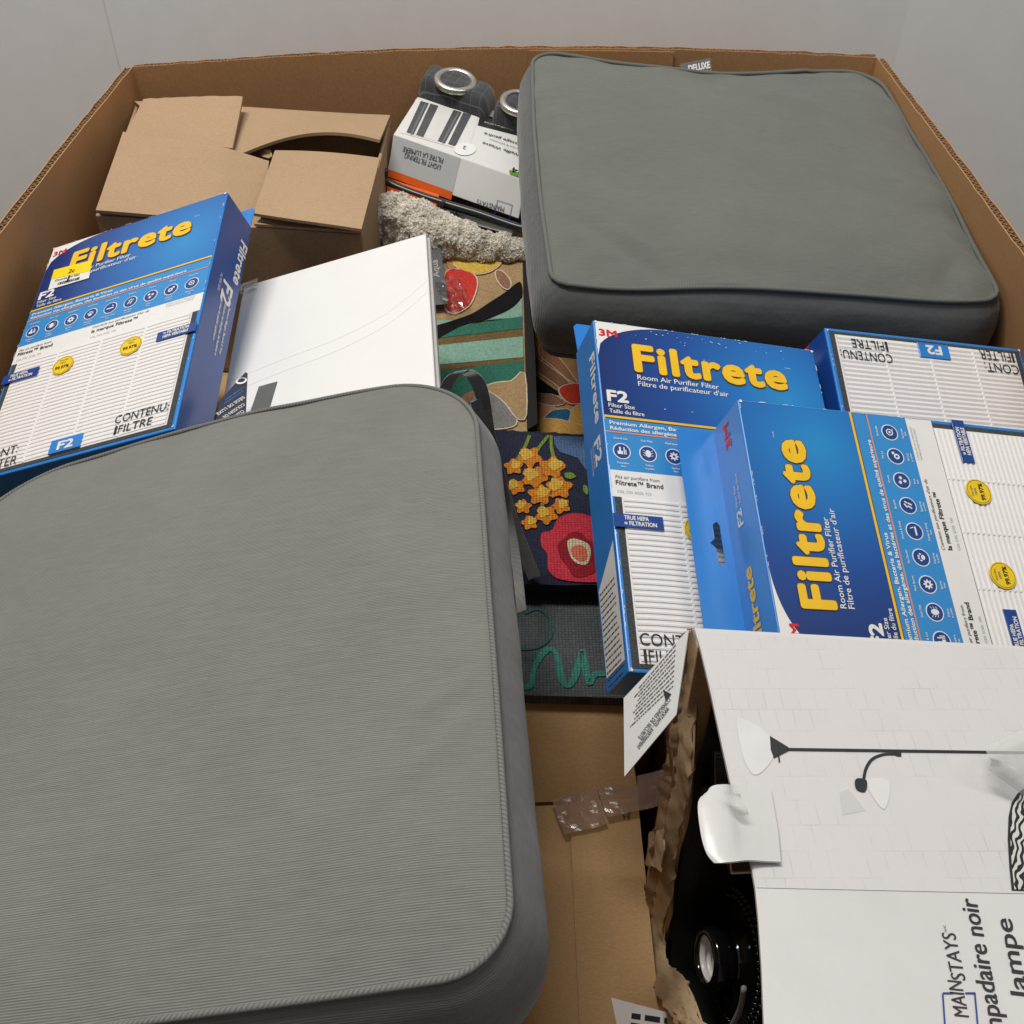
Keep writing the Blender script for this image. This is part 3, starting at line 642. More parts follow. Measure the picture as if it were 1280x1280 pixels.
# navy luxury seat cushion card and its grey backing, tucked between filter box and panel
p0 = U(309.5, 465.5, -.046); p1 = U(275, 501, -.050); p2 = U(307, 540, -.050)
Mx = frame_of(p2, p0, p1); Mxi = Mx.inverted(); tn = Mx.to_3x3() @ Vector((0, 0, 1)); TS = 1 if tn.dot(CAM - p0) > 0 else -1
def tgp(x, y): q = Mxi @ UPl(x, y, p0, tn); return (q.x, q.y)
NAVYC = plain('tag_navy', lin((34, 38, 62)), .45, .08, .03)
tg = mk('product_tag', flat('product_tag', [[tgp(*p) for p in ((309.5, 467), (307, 465.5), (275, 501), (266, 545), (306, 545))]], .0008), NAVYC, None, Mx)
tag(tg, 'dark navy card tag with upside down white capitals beside white panels', 'tag')
def tgt(s_, a_, b_, h, mat, bold):
    p, q = tgp(*a_), tgp(*b_); mk('lettering', tmesh(s_, h, bold, 0, math.hypot(q[0] - p[0], q[1] - p[1])), mat, tg, T(p[0], p[1], .0009 * TS, math.atan2(q[1] - p[1], q[0] - p[0])) @ Matrix.Diagonal((1, TS, 1, 1)))
tgt('SIÈGE DE LUXE', (304, 496), (270, 518), .0040, WHITE, .01); tgt('COUSSIN DE', (304, 505), (278, 522), .0040, WHITE, .01); tgt('CUSHION', (303, 513.5), (286, 525), .0040, WHITE, .01)
tgt('Lounge seat', (304, 485), (282, 500), .0022, LBLUE, 0); tgt('coussin', (304, 489), (280, 505), .0022, LBLUE, 0)
ep = tgp(302, 477); mk('emblem', flat('emblem', [ell(ep[0], ep[1], .0045, .005), ell(ep[0] + .0008, ep[1], .003, .0035)]), WHITE, tg, T(0, 0, .0009 * TS))
q = U(308, 487, -.056); q2 = U(327, 483, -.052); q3 = U(308, 530, -.056)
gb = mk('grey_card', flat('grey_card', [[(0, 0), (.0185, 0), (.0185, .052), (.001, .05)]], .001), plain('grey_card_board', (.10, .105, .105), .6), None, frame_of(q3, q3 + (q2 - q), q)); tag(gb, 'small plain dark grey card lying against the white panels', 'card')

# ================================================================== FLAPPED BROWN BOX, FAR CORNER
fl = U(118, 265, -.05); fr = U(452, 290, -.062); rr = U(488, 146, -.045); rl = U(168, 128, -.036)
bb = thing('brown_shipping_box', 'plain brown shipping box with loose overlapping flaps in the far corner', 'box', (fl + fr + rl + rr) / 4 + Vector((0, 0, -.205)))
bi = bb.matrix_basis.inverted()
def quadwall(nm, p, q, depth, th=.004, inn=Vector((0, 0, 0))):
    d = (q - p); n = Vector((-d.y, d.x, 0)).normalized() * th
    P = [p, q, q + n, p + n]; return mk(nm, hexmesh(nm, P + [v + Vector((0, 0, -depth)) for v in P], .0008, 1), KBOX, bb, bi)
dz = Vector((0, 0, -.004))
quadwall('box_wall', fl + dz, fr + dz, .2); quadwall('box_wall', fr + dz, rr + dz, .2); quadwall('box_wall', rr + dz, rl + dz, .2); quadwall('box_wall', rl + dz, fl + dz, .2)
mk('box_bottom', hexmesh('box_bottom', [p + Vector((0, 0, -.2)) for p in (fl, fr, rr, rl)] + [p + Vector((0, 0, -.205)) for p in (fl, fr, rr, rl)], .0005, 1), KBOX, bb, bi)
def flap(corners, n=14, sag=0.0, th=.004, curl=None, ragged=0):
    a, b, c, d = corners; g = []
    for i in range(n + 1):
        row = []
        for j in range(n + 1):
            u, v = j / n, i / n; p = a.lerp(b, u).lerp(d.lerp(c, u), v)
            p = p + Vector((0, 0, sag * math.sin(PI * u) * v + .0012 * nz(p, 12, 3)))
            if curl: p = p + curl(u, v)
            if ragged and i == n: p = p + Vector((0, ragged * nz(p, 160, 5), 0))
            row.append(p)
        g.append(row)
    return mk('flap', sheet('flap', g, th), KBOX, bb, bi)
# rear cover: one wide panel, torn open along a lifted, arched edge
def arch(u, v): return Vector((0, .030 * (math.sin(PI * min(1, max(0, (u - .22) / .95))) ** .8 if u > .22 else 0) * v, .010 * v * math.sin(PI * min(1, max(0, (u - .25) / .8)))))
flap((rl, rr, U(473, 186, -.040), U(250, 197, -.050)), 24, 0, .0038, arch)
# left rear flap, lying over it
flap((U(155, 172, -.036), U(291, 187, -.040), U(304, 122, -.018), U(180, 126, -.022)), 14, .002, .004, None, .003)
# big left front flap
flap((U(120, 264, -.046), U(320, 282, -.060), U(335, 195, -.045), U(155, 170, -.030)), 18, .0, .004, lambda u, v: Vector((0, 0, -.014 * max(0, u - .72) / .28 * (1 - v * .4) + .004 * v * (1 - u))))
# right front flap
flap((U(317, 268, -.047), U(452, 288, -.047), U(475, 199, -.045), U(344, 190, -.041)), 14, .003, .0035)
flap((U(318, 281, -.058), U(452, 291, -.062), U(454, 284, -.063), U(326, 275, -.058)), 6, 0, .003)
crumple('paper_scrap', [U(323, 190, -.055), U(338, 188, -.052), U(341, 197, -.055), U(330, 199, -.06)], 5, .004, .0006, KTORN, bb, 5, bi)

# ================================================================== CURTAIN PACK
BL, BR, VX = Vector((-.151, 1.32, -.050)), Vector((.0175, 1.2535, -.0812)), Vector((.025, .100, .010))
cp = thing('curtain_pack', 'packaged dark grey grommet curtains with printed sleeve and black hanger', 'curtain pack', (BL + BR) / 2 + Vector((0, .05, -.06)))
ci = cp.matrix_basis.inverted()
FV = Vector((-.009, -.020, -.042))
CUR = N('charcoal_curtain')
_v = CUR.coord(rot=(0, 0, .37)); _b = CUR.n('ShaderNodeTexBrick', offset=0.0); _b.inputs['Scale'].default_value = 62; _b.inputs['Mortar Size'].default_value = .018; _b.inputs['Brick Width'].default_value = .8; _b.inputs['Row Height'].default_value = .8
CUR.l(_v, _b.inputs['Vector']); _b.inputs['Color1'].default_value = (.028, .028, .033, 1); _b.inputs['Color2'].default_value = (.036, .036, .042, 1); _b.inputs['Mortar'].default_value = (.11, .11, .12, 1)
CUR = CUR.done(_b.outputs['Color'], .8, CUR.bump(CUR.noise(_v, 500), .5, .001), Sheen_Weight=.3)
SLV = plain('sleeve_white', (.70, .69, .67), .38, .02, .02, Coat_Weight=.2); SLG = plain('sleeve_grey', (.46, .475, .48), .38, .02, .02, Coat_Weight=.2); SLO = plain('sleeve_orange', lin((214, 92, 24)), .4, .04, .02); SLK = plain('sleeve_black', (.018, .018, .02), .4, .1, .02)
dn = Vector((0, .01, -.05))
mk('sleeve', hexmesh('sleeve', [BL + VX, BR + VX, BR, BL] + [BL + VX + dn, BR + VX + dn, BR + FV, BL + FV], .0012, 2), SLV, cp, ci)
ax = (BR - BL).normalized(); ay = VX.normalized()
def fold(nm, x0, x1, y0, y1, z0, z1, seed):       # folded cloth block, edges pillowed
    n = 16; V = []; Fs = []
    def pos(u, v, w): 
        return BL + ax * x0 + ax * ((x1 - x0) * u) + ay * (y0 + (y1 - y0) * v) + Vector((0, 0, z0 + (z1 - z0) * w))
    g = []
    for i in range(n + 1):
        row = []
        for j in range(n * 2 + 1):
            u = j / (2 * n); v = i / n; e = (1 - (2 * u - 1) ** 14) * (1 - (2 * v - 1) ** 8)
            p = pos(u, v, e ** .5); row.append(p + Vector((0, 0, .003 * nz(p, 40, seed))))
        g.append(row)
    o = mk(nm, sheet(nm, g, .002), CUR, cp, ci); return o
fold('curtain_fold', -.002, .104, .100, .156, -.055, .026, 1)
fold('curtain_fold', .108, .20, .096, .152, -.055, .028, 2)
fold('curtain_fold', -.014, .180, .012, .10, -.075, -.008, 4)
STEEL = plain('brushed_nickel', (.62, .60, .56), .3, .05, .1, 300, Metallic=1.0)
GLS = plain('dark_hole', (.01, .01, .012), .2, .1, 0)
for gxx, gyy, gzz in ((.050, .126, .0265), (.146, .122, .0285)):
    nrm = (ax.cross(ay).normalized() + Vector((0, -.05, 0))).normalized(); c0 = BL + ax * gxx + ay * gyy + Vector((0, 0, gzz))
    M = Matrix.Translation(c0) @ nrm.to_track_quat('Z', 'Y').to_matrix().to_4x4()
    gr = mk('grommet', lathe('grommet', [(.0195, -.006), (.0195, .000), (.0205, .0018), (.024, .0030), (.0275, .0022), (.0295, .0), (.0295, -.004)], 40), STEEL, cp, ci @ M)
    mk('grommet_inner', lathe('grommet_inner', [(.0002, -.0045), (.0195, -.0045)], 24), GLS, gr)
    mk('grommet_ring', lathe('grommet_ring', [(.015, -.0042), (.0158, -.0030), (.0166, -.0042)], 32), STEEL, gr)
# printed faces
MTOP = frame_of(BL, BR, BL + VX); MFR = frame_of(BL + FV, BR + FV, BL)
wt = (BR - BL).length; ht = VX.length * .995; hf = (MFR.inverted() @ BL).y
def onp(M, x, y): q = M.inverted() @ UPl(x, y, M.translation, M.to_3x3() @ Vector((0, 0, 1))); return (q.x, q.y)
def pp(nm, M, pix, mat, dz=.0005, par=None, smooth=0):
    pts = [onp(M, *p) for p in pix]
    if smooth: pts = cat(pts, smooth)
    return mk(nm, flat(nm, [pts]), mat, cp, ci @ M @ T(0, 0, dz))
pp('photo_panel', MTOP, [(520, 124), (598, 145), (585, 190), (500, 166)], SLV)
CG = plain('printed_curtain_grey', (.075, .075, .08), .4, .15, 0); CGL = plain('printed_curtain_light', (.16, .16, .165), .4, .1, 0); WINP = plain('printed_window', (.66, .65, .62), .4, .05, 0)
pp('photo_panel', MTOP, [(531, 128), (570, 139), (549, 178), (512, 168)], WINP, .0008)
for a_, b_ in ((526, 508), (538, 520), (567, 547), (579, 560)): pp('printed_drape', MTOP, [(a_, 127 + (a_ - 526) * .27), (a_ + 10, 130 + (a_ - 526) * .27), (b_ + 9, 169 + (b_ - 508) * .28), (b_, 166 + (b_ - 508) * .28)], CG, .0011)
for a_, b_ in ((531, 513), (572, 552)): pp('printed_drape', MTOP, [(a_, 129 + (a_ - 526) * .27), (a_ + 2, 130 + (a_ - 526) * .27), (b_ + 2, 168 + (b_ - 508) * .28), (b_, 167 + (b_ - 508) * .28)], CGL, .0014)
pp('black_band', MTOP, [(600, 145), (655, 160), (655, 172), (597, 157)], SLK)
pp('title_strip', MTOP, [(525, 114), (588, 131), (585, 139), (521, 121)], SLK, .0007); pp('title_strip', MTOP, [(589, 131), (618, 139), (616, 147), (586, 139)], plain('sleeve_midgrey', (.25, .26, .27), .4), .0007)
pp('badge', MTOP, ell(581, 187, 14, 8), WHITE, .0010)
pp('badge_line', MTOP, ell(581, 187, 14, 8), LBLUE, .0008)
pp('grey_face', MFR, [(493, 169), (576, 198), (566, 240), (485, 212)], SLG); pp('orange_strip', MFR, [(485, 211), (566, 240), (564, 250), (484, 220)], SLO, .0008)
pp('green_mark', MFR, [(637, 212), (656, 218), (656, 223), (637, 217)], plain('sleeve_green', lin((110, 180, 40)), .4, .03, 0), .0009)
def tpack(s, M, x, y, x2, y2, h, mat, bold, width=None, shear=0, dz=.0012):
    a_, b_ = onp(M, x, y), onp(M, x2, y2); an = math.atan2(b_[1] - a_[1], b_[0] - a_[0])
    return mk('lettering', tmesh(s, h, bold, shear, width or math.hypot(b_[0] - a_[0], b_[1] - a_[1])), mat, cp, ci @ M @ T(a_[0], a_[1], dz, an))
tpack('LIGHT FILTERING', MFR, 552, 207, 507, 191, .0065, INK, 0); tpack('FILTRE LA LUMIÈRE', MFR, 555, 198, 505, 183, .0065, INK, 0)
tpack('MAINSTAYS', MFR, 631, 259, 597, 249, .0062, INK, 0)
lg = [onp(MFR, *p) for p in ((618, 269), (622, 250), (641, 256), (637, 275))]; lg2 = [lerp2(p, ((lg[0][0] + lg[2][0]) / 2, (lg[0][1] + lg[2][1]) / 2), .06) for p in lg]
mk('logo_square', flat('logo_square', [lg, lg2]), ICB, cp, ci @ MFR @ T(0, 0, .001))
tpack('Waffle Weave', MTOP, 652, 194, 604, 178, .0062, INK, .01); tpack('tissage gaufré', MTOP, 652, 181, 606, 166, .0055, INK, .01); tpack('84', MFR, 656, 213, 641, 209, .006, INK, .05)
tpack('2', MTOP, 583, 184, 577, 183, .008, ICB, .02, .004); tpack('panels & panneaux', MTOP, 650, 187, 612, 174, .003, GINK, 0); tpack('40 po x 84 po (102 cm x 213 cm)', MTOP, 654, 166, 606, 153, .0034, WHITE, 0)
tpack('grommet panels', MTOP, 555, 124, 530, 117, .003, WHITE, 0); tpack('panneaux à oeillets', MTOP, 580, 132, 562, 127, .003, WHITE, 0)
# black plastic hanger along the front
HNG = plain('black_plastic', (.012, .012, .013), .3, .1, .02)
hp = [(481, 212), (480, 222), (490, 231), (520, 243), (560, 256), (600, 268), (640, 282), (660, 287)]
mk('hanger_bar', tube('hanger_bar', cat([tuple(UY(x, y, 1.283 - (x - 476) * .00040)) for x, y in hp], 4, False), .0055, 10), HNG, cp, ci)
hk = [(556, 253), (549, 258), (547, 268), (553, 276), (563, 277), (569, 270), (567, 265)]
mk('hanger_hook', tube('hanger_hook', cat([tuple(UY(x, y, 1.238)) for x, y in hk], 5, False), .0036, 8), HNG, cp, ci)
op = [UY(483, 231, 1.275), UY(548, 252, 1.25), UY(546, 264, 1.245), UY(484, 244, 1.27)]
mk('lower_flap', hexmesh('lower_flap', op + [p + Vector((0, .02, 0)) for p in op], .0005, 1), SLO, cp, ci)
op = [UY(560, 264, 1.25), UY(642, 287, 1.215), UY(640, 294, 1.212), UY(562, 273, 1.245)]
mk('lower_flap', hexmesh('lower_flap', op + [p + Vector((0, .02, 0)) for p in op], .0005, 1), SLG, cp, ci)

# ================================================================== SHAGGY CREAM RUG
SHAG = N('cream_shag_pile'); _f = SHAG.noise(SHAG.coord(), 120, 3)
SHAG = SHAG.done(SHAG.ramp(_f, [(.3, (.66, .62, .54)), (.55, (.82, .79, .72)), (.75, (.9, .88, .83))]), .9, SHAG.bump(SHAG.noise(SHAG.coord(), 500), 1, .003))
sr = thing('shag_rug', 'rolled cream shaggy rug tucked below the curtain pack', 'rug', (-.05, 1.235, -.2)); si = sr.matrix_basis.inverted()
spine = [UY(462, 276, 1.215), UY(488, 276, 1.22), UY(528, 288, 1.21), UY(575, 302, 1.20), UY(620, 311, 1.195), UY(668, 314, 1.195)]
sp = [Vector(p) for p in cat([tuple(p) for p in spine], 10, False)]
rads = [(.017, .020), (.031, .033), (.029, .030), (.021, .022), (.016, .016), (.013, .012)]
V, Fs, seg = [], [], 28
for i, p in enumerate(sp):
    f = i / (len(sp) - 1) * 5; k = min(4, int(f)); ra = rads[k][0] + (rads[k + 1][0] - rads[k][0]) * (f - k); rb = rads[k][1] + (rads[k + 1][1] - rads[k][1]) * (f - k)
    t_ = (sp[min(i + 1, len(sp) - 1)] - sp[max(i - 1, 0)]).normalized(); u_ = Vector((t_.y * -1, t_.x, 0)).normalized(); w_ = t_.cross(u_)
    for s in range(seg):
        an = 2 * PI * s / seg; q = p + u_ * math.cos(an) * ra * 1.1 + w_ * math.sin(an) * rb
        d_ = (q - p).normalized()
        hol = max(0, 1 - (q - UY(491, 286, 1.20)).length / .022)
        V.append(q + d_ * (.006 * nz(q, 70, 4) + .004 * nz(q, 160, 6)) - d_ * .034 * hol)
for i in range(len(sp) - 1):
    for s in range(seg): Fs.append((i * seg + s, i * seg + (s + 1) % seg, (i + 1) * seg + (s + 1) % seg, (i + 1) * seg + s))
Fs += [tuple(range(seg))[::-1], tuple(range((len(sp) - 1) * seg, len(sp) * seg))]
rme = from_py('rug_backing', V, Fs, True); mk('rug_backing', rme, SHAG, sr, si)
R_ = random.Random(11); tv, tf = [], []
quads = [f for f in Fs if len(f) == 4]
for _ in range(22000):
    f = R_.choice(quads); a_, b_, c_, d_ = (V[k] for k in f); u, v = R_.random(), R_.random(); p = a_.lerp(b_, u).lerp(d_.lerp(c_, u), v); n_ = (b_ - a_).cross(d_ - a_).normalized()
    if n_.dot(CAM - p) < -.3 * (CAM - p).length: continue
    if (p - UY(491, 286, 1.20)).length < .017 and R_.random() < .85: continue
    d1 = (n_ + Vector([R_.uniform(-1, 1) for _ in range(3)]) * .9).normalized(); s1 = d1.orthogonal().normalized(); s1.rotate(Matrix.Rotation(R_.uniform(0, 6), 3, d1)); L_ = R_.uniform(.0018, .0042); w_ = R_.uniform(.0009, .0020)
    m_ = p + d1 * L_ * .6 + s1 * L_ * .2; e_ = p + d1 * L_ * .8 + s1 * L_ * .75; side = d1.cross(s1) * w_; k = len(tv)
    tv += [p - side, p + side, m_ + side, m_ - side, e_ + side * .5, e_ - side * .5]; tf += [(k, k + 1, k + 2, k + 3), (k + 3, k + 2, k + 4, k + 5)]
TUFT = N('cream_tuft'); _c = TUFT.ramp(TUFT.noise(TUFT.coord(), 150, 3), [(.3, (.72, .67, .57)), (.5, (.92, .89, .82)), (.75, (.98, .965, .93))])
TUFT.done(_c, .9); _tr = TUFT.n('ShaderNodeBsdfTranslucent'); TUFT.l(_c, _tr.inputs[0]); _mx = TUFT.n('ShaderNodeMixShader'); _mx.inputs[0].default_value = .5
TUFT.l(TUFT.b.outputs[0], _mx.inputs[1]); TUFT.l(_tr.outputs[0], _mx.inputs[2]); TUFT.l(_mx.outputs[0], TUFT.t.nodes['Material Output'].inputs['Surface'])
pl = mk('pile', from_py('pile', tv, tf), TUFT.m, sr, si); pl['kind'] = 'stuff'

# ================================================================== RUGS AND MATS IN THE MIDDLE
def pilem(name, col, weave=False, var=.30):
    s = N(name); v = s.coord()
    f = s.noise(v, 350, 4, .7); b = s.noise(v, 25, 3)
    c = s.ramp(f, [(.25, tuple(a * (1 - var * 1.6) for a in col)), (.7, tuple(min(1, a * (1 + var)) for a in col))])
    c = s.mix(.3, c, s.ramp(b, [(.3, tuple(a * .75 for a in col)), (.7, tuple(min(1, a * 1.15) for a in col))]))
    h = s.bump(f, .6, .002)
    if weave:
        br = s.n('ShaderNodeTexBrick', offset=.0); br.inputs['Scale'].default_value = 300; br.inputs['Mortar Size'].default_value = .10; br.inputs['Mortar Smooth'].default_value = .6
        br.inputs['Brick Width'].default_value = .95; br.inputs['Row Height'].default_value = .95
        for i_, val in (('Color1', 1.0), ('Color2', .82), ('Mortar', .42)): br.inputs[i_].default_value = (val, val, val, 1)
        s.l(v, br.inputs['Vector']); c = s.mix(1.0, c, br.outputs['Color'], 'MULTIPLY')
        h = s.bump(br.outputs['Color'], .6, .0012, h)
    return s.done(c, .92, h, Sheen_Weight=.1, Specular_IOR_Level=.1)
PM = {}
def pm(key, rgb, weave=False):
    k = (key, weave)
    if k not in PM: PM[k] = pilem(key + ('_weave' if weave else '_pile'), lin(rgb), weave)
    return PM[k]
BLK = plain('rug_binding_shadow_black', (.012, .011, .011), .9, .3, .4, 400)
class Plane:                                     # sloping plane z = z0 + k (Y - Y0), optional cross slope
    def __init__(s, Y0_, z0, k, kx=0, X0=0):
        s.p = Vector((X0, Y0_, z0)); s.n = Vector((-kx, -k, 1)).normalized()
        s.M = frame_of(s.p, s.p + Vector((1, 0, kx)), s.p + Vector((0, 1, k))); s.I = s.M.inverted()
    def uv(s, x, y): q = s.I @ UPl(x, y, s.p, s.n); return (q.x, q.y)
def slab(t, pl, pix, th, mat, name='rug_body', inv=None):
    inv = t.matrix_basis.inverted()
    return mk(name, flat(name, [[pl.uv(*p) for p in pix]], th), mat, t, inv @ pl.M @ T(0, 0, -th / 2))
def motif(t, pl, pix, mat, inv, lv=1, sm=4, out=None, ow=.0016, th=.0014):
    pts = [pl.uv(*p) for p in pix]
    if sm: pts = cat(pts, sm)
    if out is not None:
        cx = sum(p[0] for p in pts) / len(pts); cy = sum(p[1] for p in pts) / len(pts); big = []
        for i, p in enumerate(pts):
            a_, b_ = pts[i - 1], pts[(i + 1) % len(pts)]; dx, dy = b_[0] - a_[0], b_[1] - a_[1]; l_ = math.hypot(dx, dy) or 1; nx, ny = dy / l_, -dx / l_
            if nx * (p[0] - cx) + ny * (p[1] - cy) < 0 and sm: nx, ny = -nx, -ny
            big.append((p[0] + nx * ow, p[1] + ny * ow))
        mk('motif_outline', flat('motif_outline', [big], th), out, t, inv @ pl.M @ T(0, 0, th / 2 + .0006 * (lv - 1)))
    return mk('motif', flat('motif', [pts], th), mat, t, inv @ pl.M @ T(0, 0, th / 2 + .0004 + .0006 * (lv - 1)))
CREAM = pm('rug_cream', (214, 198, 172)); TAN = pm('rug_tan', (170, 142, 104)); BRN = pm('rug_brown', (150, 108, 84)); REDP = pm('rug_red', (198, 60, 54)); YELP = pm('rug_yellow', (212, 176, 78)); TEAL = pm('rug_teal', (54, 112, 94)); MINT = pm('rug_mint', (132, 170, 152)); OLIV = pm('rug_olive', (112, 92, 58)); GREY = pm('rug_grey', (128, 128, 124)); PBLU = pm('rug_blue', (44, 104, 138)); CORL = pm('rug_coral', (206, 66, 46)); RUST = pm('rug_rust', (176, 122, 88)); GOLD = pm('rug_gold', (220, 172, 92)); BLKP = pm('rug_black', (24, 22, 24))
# folded floral rug with green stripes
P1 = Plane(1.19, -.150, .30)
r1 = thing('floral_rug', 'folded tufted rug with yellow flower and green stripes below cream rug', 'rug', (-.02, 1.05, -.25)); i1 = r1.matrix_basis.inverted()
slab(r1, P1, [(520, 312), (654, 306), (659, 541), (520, 537)], .030, TAN); 
mk('rug_edge_shadow', flat('rug_edge_shadow', [[P1.uv(651, 307), P1.uv(656, 307), P1.uv(667, 440), P1.uv(670, 530), P1.uv(657, 538)]], .040), BLK, r1, i1 @ P1.M @ T(.0016, 0, -.0188))  # black rug edge, widened near the front to stand in for shadow
motif(r1, P1, [(559, 312), (562, 325), (575, 337), (592, 343), (610, 341), (624, 332), (631, 318), (631, 309.5), (596, 311), (580, 312)], YELP, i1, 2, 3, CREAM)
motif(r1, P1, [(579, 308), (594, 306), (596, 312), (590, 316), (580, 313)], REDP, i1, 4, 0)
motif(r1, P1, [(586, 312), (600, 310), (597, 316), (591, 317)], GREY, i1, 3, 3)
motif(r1, P1, [(632, 309.5), (649, 308.5), (650, 324), (640, 322), (631, 318)], REDP, i1, 2, 0, CREAM)
motif(r1, P1, [(558, 342), (570, 338), (584, 341), (594, 347), (596, 358), (592, 372), (585, 384), (570, 392), (558, 388), (554, 365)], REDP, i1, 2, 3, CREAM)
motif(r1, P1, [(559, 334), (559, 322), (569, 336), (566, 341)], RUST, i1, 2, 3)
motif(r1, P1, [(620, 341), (626, 340), (634, 347), (638, 355), (636, 362), (629, 360), (622, 351)], BRN, i1, 2, 4, CREAM)
motif(r1, P1, [(540, 412), (562, 404), (590, 394), (612, 380), (632, 367), (650, 354), (652, 372), (640, 386), (620, 396), (604, 402), (580, 408), (560, 418), (540, 428)], BLKP, i1, 3, 3)
motif(r1, P1, [(540, 428), (575, 410), (604, 402), (625, 394), (652, 374), (653, 398), (540, 402)], MINT, i1, 1, 0)
motif(r1, P1, [(540, 415), (653, 397), (653, 412), (540, 425)], TEAL, i1, 2, 0); motif(r1, P1, [(540, 425), (653, 411), (654, 423), (540, 434)], OLIV, i1, 1, 0)
motif(r1, P1, [(540, 434), (654, 422), (654, 448), (540, 458)], MINT, i1, 2, 0); motif(r1, P1, [(540, 457), (655, 446), (655, 452), (540, 466)], OLIV, i1, 1, 0)
motif(r1, P1, [(540, 465), (655, 452), (655, 476), (610, 484), (590, 500), (560, 510), (540, 505)], TEAL, i1, 1, 0)
motif(r1, P1, [(606, 486), (622, 480), (640, 478), (655, 468), (657, 520), (646, 523), (632, 505), (616, 492)], TAN, i1, 3, 3, CREAM)
motif(r1, P1, [(582, 512), (592, 497), (604, 490), (620, 497), (634, 510), (645, 524), (640, 534), (610, 537), (590, 530)], GREY, i1, 2, 3, CREAM)
motif(r1, P1, [(575, 500), (586, 492), (596, 490), (588, 504), (580, 520)], BRN, i1, 2, 3)
motif(r1, P1, [(586, 521), (604, 528), (610, 535), (600, 537), (586, 533)], CREAM, i1, 4, 3); motif(r1, P1, [(588, 522), (598, 528), (602, 538), (590, 534)], RUST, i1, 5, 3)
# second floral rug, lower, beside it
P2 = Plane(1.0, -.262, .10)
r2 = thing('floral_rug', 'lower tufted rug with coral and blue petals under grey green cushion', 'rug', (.06, .98, -.30)); i2 = r2.matrix_basis.inverted()
slab(r2, P2, [(640, 395), (790, 395), (790, 560), (640, 566)], .030, pm('rug_sand', (196, 146, 96)))
motif(r2, P2, [(668, 448), (680, 456), (700, 470), (714, 484), (704, 488), (690, 478), (668, 462)], BRN, i2, 2, 3, CREAM)
motif(r2, P2, [(676, 432), (690, 440), (704, 456), (716, 472), (722, 482), (706, 472), (690, 458), (676, 446)], RUST, i2, 2, 3, CREAM)
motif(r2, P2, [(699, 490), (706, 484), (722, 482), (730, 490), (728, 504), (714, 506), (704, 499)], CORL, i2, 3, 3, CREAM)
motif(r2, P2, [(668, 470), (684, 482), (702, 494), (690, 494), (668, 492)], BLKP, i2, 2, 0); motif(r2, P2, [(668, 494), (690, 495), (706, 504), (690, 508), (668, 502)], BRN, i2, 2, 3, CREAM)
motif(r2, P2, [(681, 525), (690, 516), (700, 514), (712, 515), (710, 528), (706, 532), (692, 530)], PBLU, i2, 3, 3, CREAM)
motif(r2, P2, [(712, 520), (720, 510), (730, 506), (732, 538), (718, 534)], GOLD, i2, 2, 3, CREAM); motif(r2, P2, [(668, 502), (690, 508), (700, 512), (682, 524), (668, 530)], pm('rug_peach', (206, 150, 110)), i2, 1, 0)
motif(r2, P2, [(664, 530), (690, 526), (725, 534), (730, 543), (690, 546), (668, 544)], GOLD, i2, 4, 3, CREAM)
# navy floral mat
P3 = Plane(.93, -.2215, .06)
r3 = thing('floral_mat', 'navy woven mat with orange blossom sprays and a pink poppy', 'mat', (.03, .83, -.26)); i3 = r3.matrix_basis.inverted()
NV = pm('mat_navy', (44, 48, 68), True)
def jag(a_, b_, n, amp, s): 
    R = random.Random(s); return [(a_[0] + (b_[0] - a_[0]) * i / n, a_[1] + (b_[1] - a_[1]) * i / n + R.uniform(-amp, amp)) for i in range(n + 1)]
slab(r3, P3, jag((560, 534), (775, 545), 40, 1.0, 3) + jag((780, 732), (560, 729), 20, .6, 4), .010, NV, 'mat_body')
MG, MO, MY, MP, MDR, MC_, MS, MB = (pm('mat_green', (124, 148, 62), True), pm('mat_orange', (216, 132, 40), True), pm('mat_yellow', (224, 180, 72), True), pm('mat_pink', (206, 58, 74), True), pm('mat_crimson', (150, 34, 46), True), pm('mat_cream', (212, 200, 164), True), pm('mat_salmon', (216, 112, 88), True), pm('mat_denim', (84, 110, 148), True))
def stroke(pl, pts, w): 
    P = [pl.uv(*p) for p in pts]; P = cat(P, 5, False); L_, R__ = [], []
    for i, p in enumerate(P):
        a_, b_ = P[max(0, i - 1)], P[min(len(P) - 1, i + 1)]; dx, dy = b_[0] - a_[0], b_[1] - a_[1]; l_ = math.hypot(dx, dy) or 1; ww = w(i / (len(P) - 1)) if callable(w) else w
        L_.append((p[0] - dy / l_ * ww, p[1] + dx / l_ * ww)); R__.append((p[0] + dy / l_ * ww, p[1] - dx / l_ * ww))
    return [L_ + R__[::-1]]
def stem(t, pl, inv, pts, w, mat, lv=1): return mk('motif', flat('motif', stroke(pl, pts, w), .0010), mat, t, inv @ pl.M @ T(0, 0, .0004 + .0005 * lv))
for pts in ([(662, 545), (655, 562), (643, 580)], [(686, 545), (674, 560), (668, 572), (662, 590)], [(689, 545), (689, 558), (692, 575), (694, 600), (680, 625), (676, 645)]): stem(r3, P3, i3, pts, .0019, MG)
motif(r3, P3, [(692, 546), (775, 548), (775, 590), (732, 588), (722, 573), (700, 566), (693, 556)], MB, i3, 1, 0, None, 0, .0008)
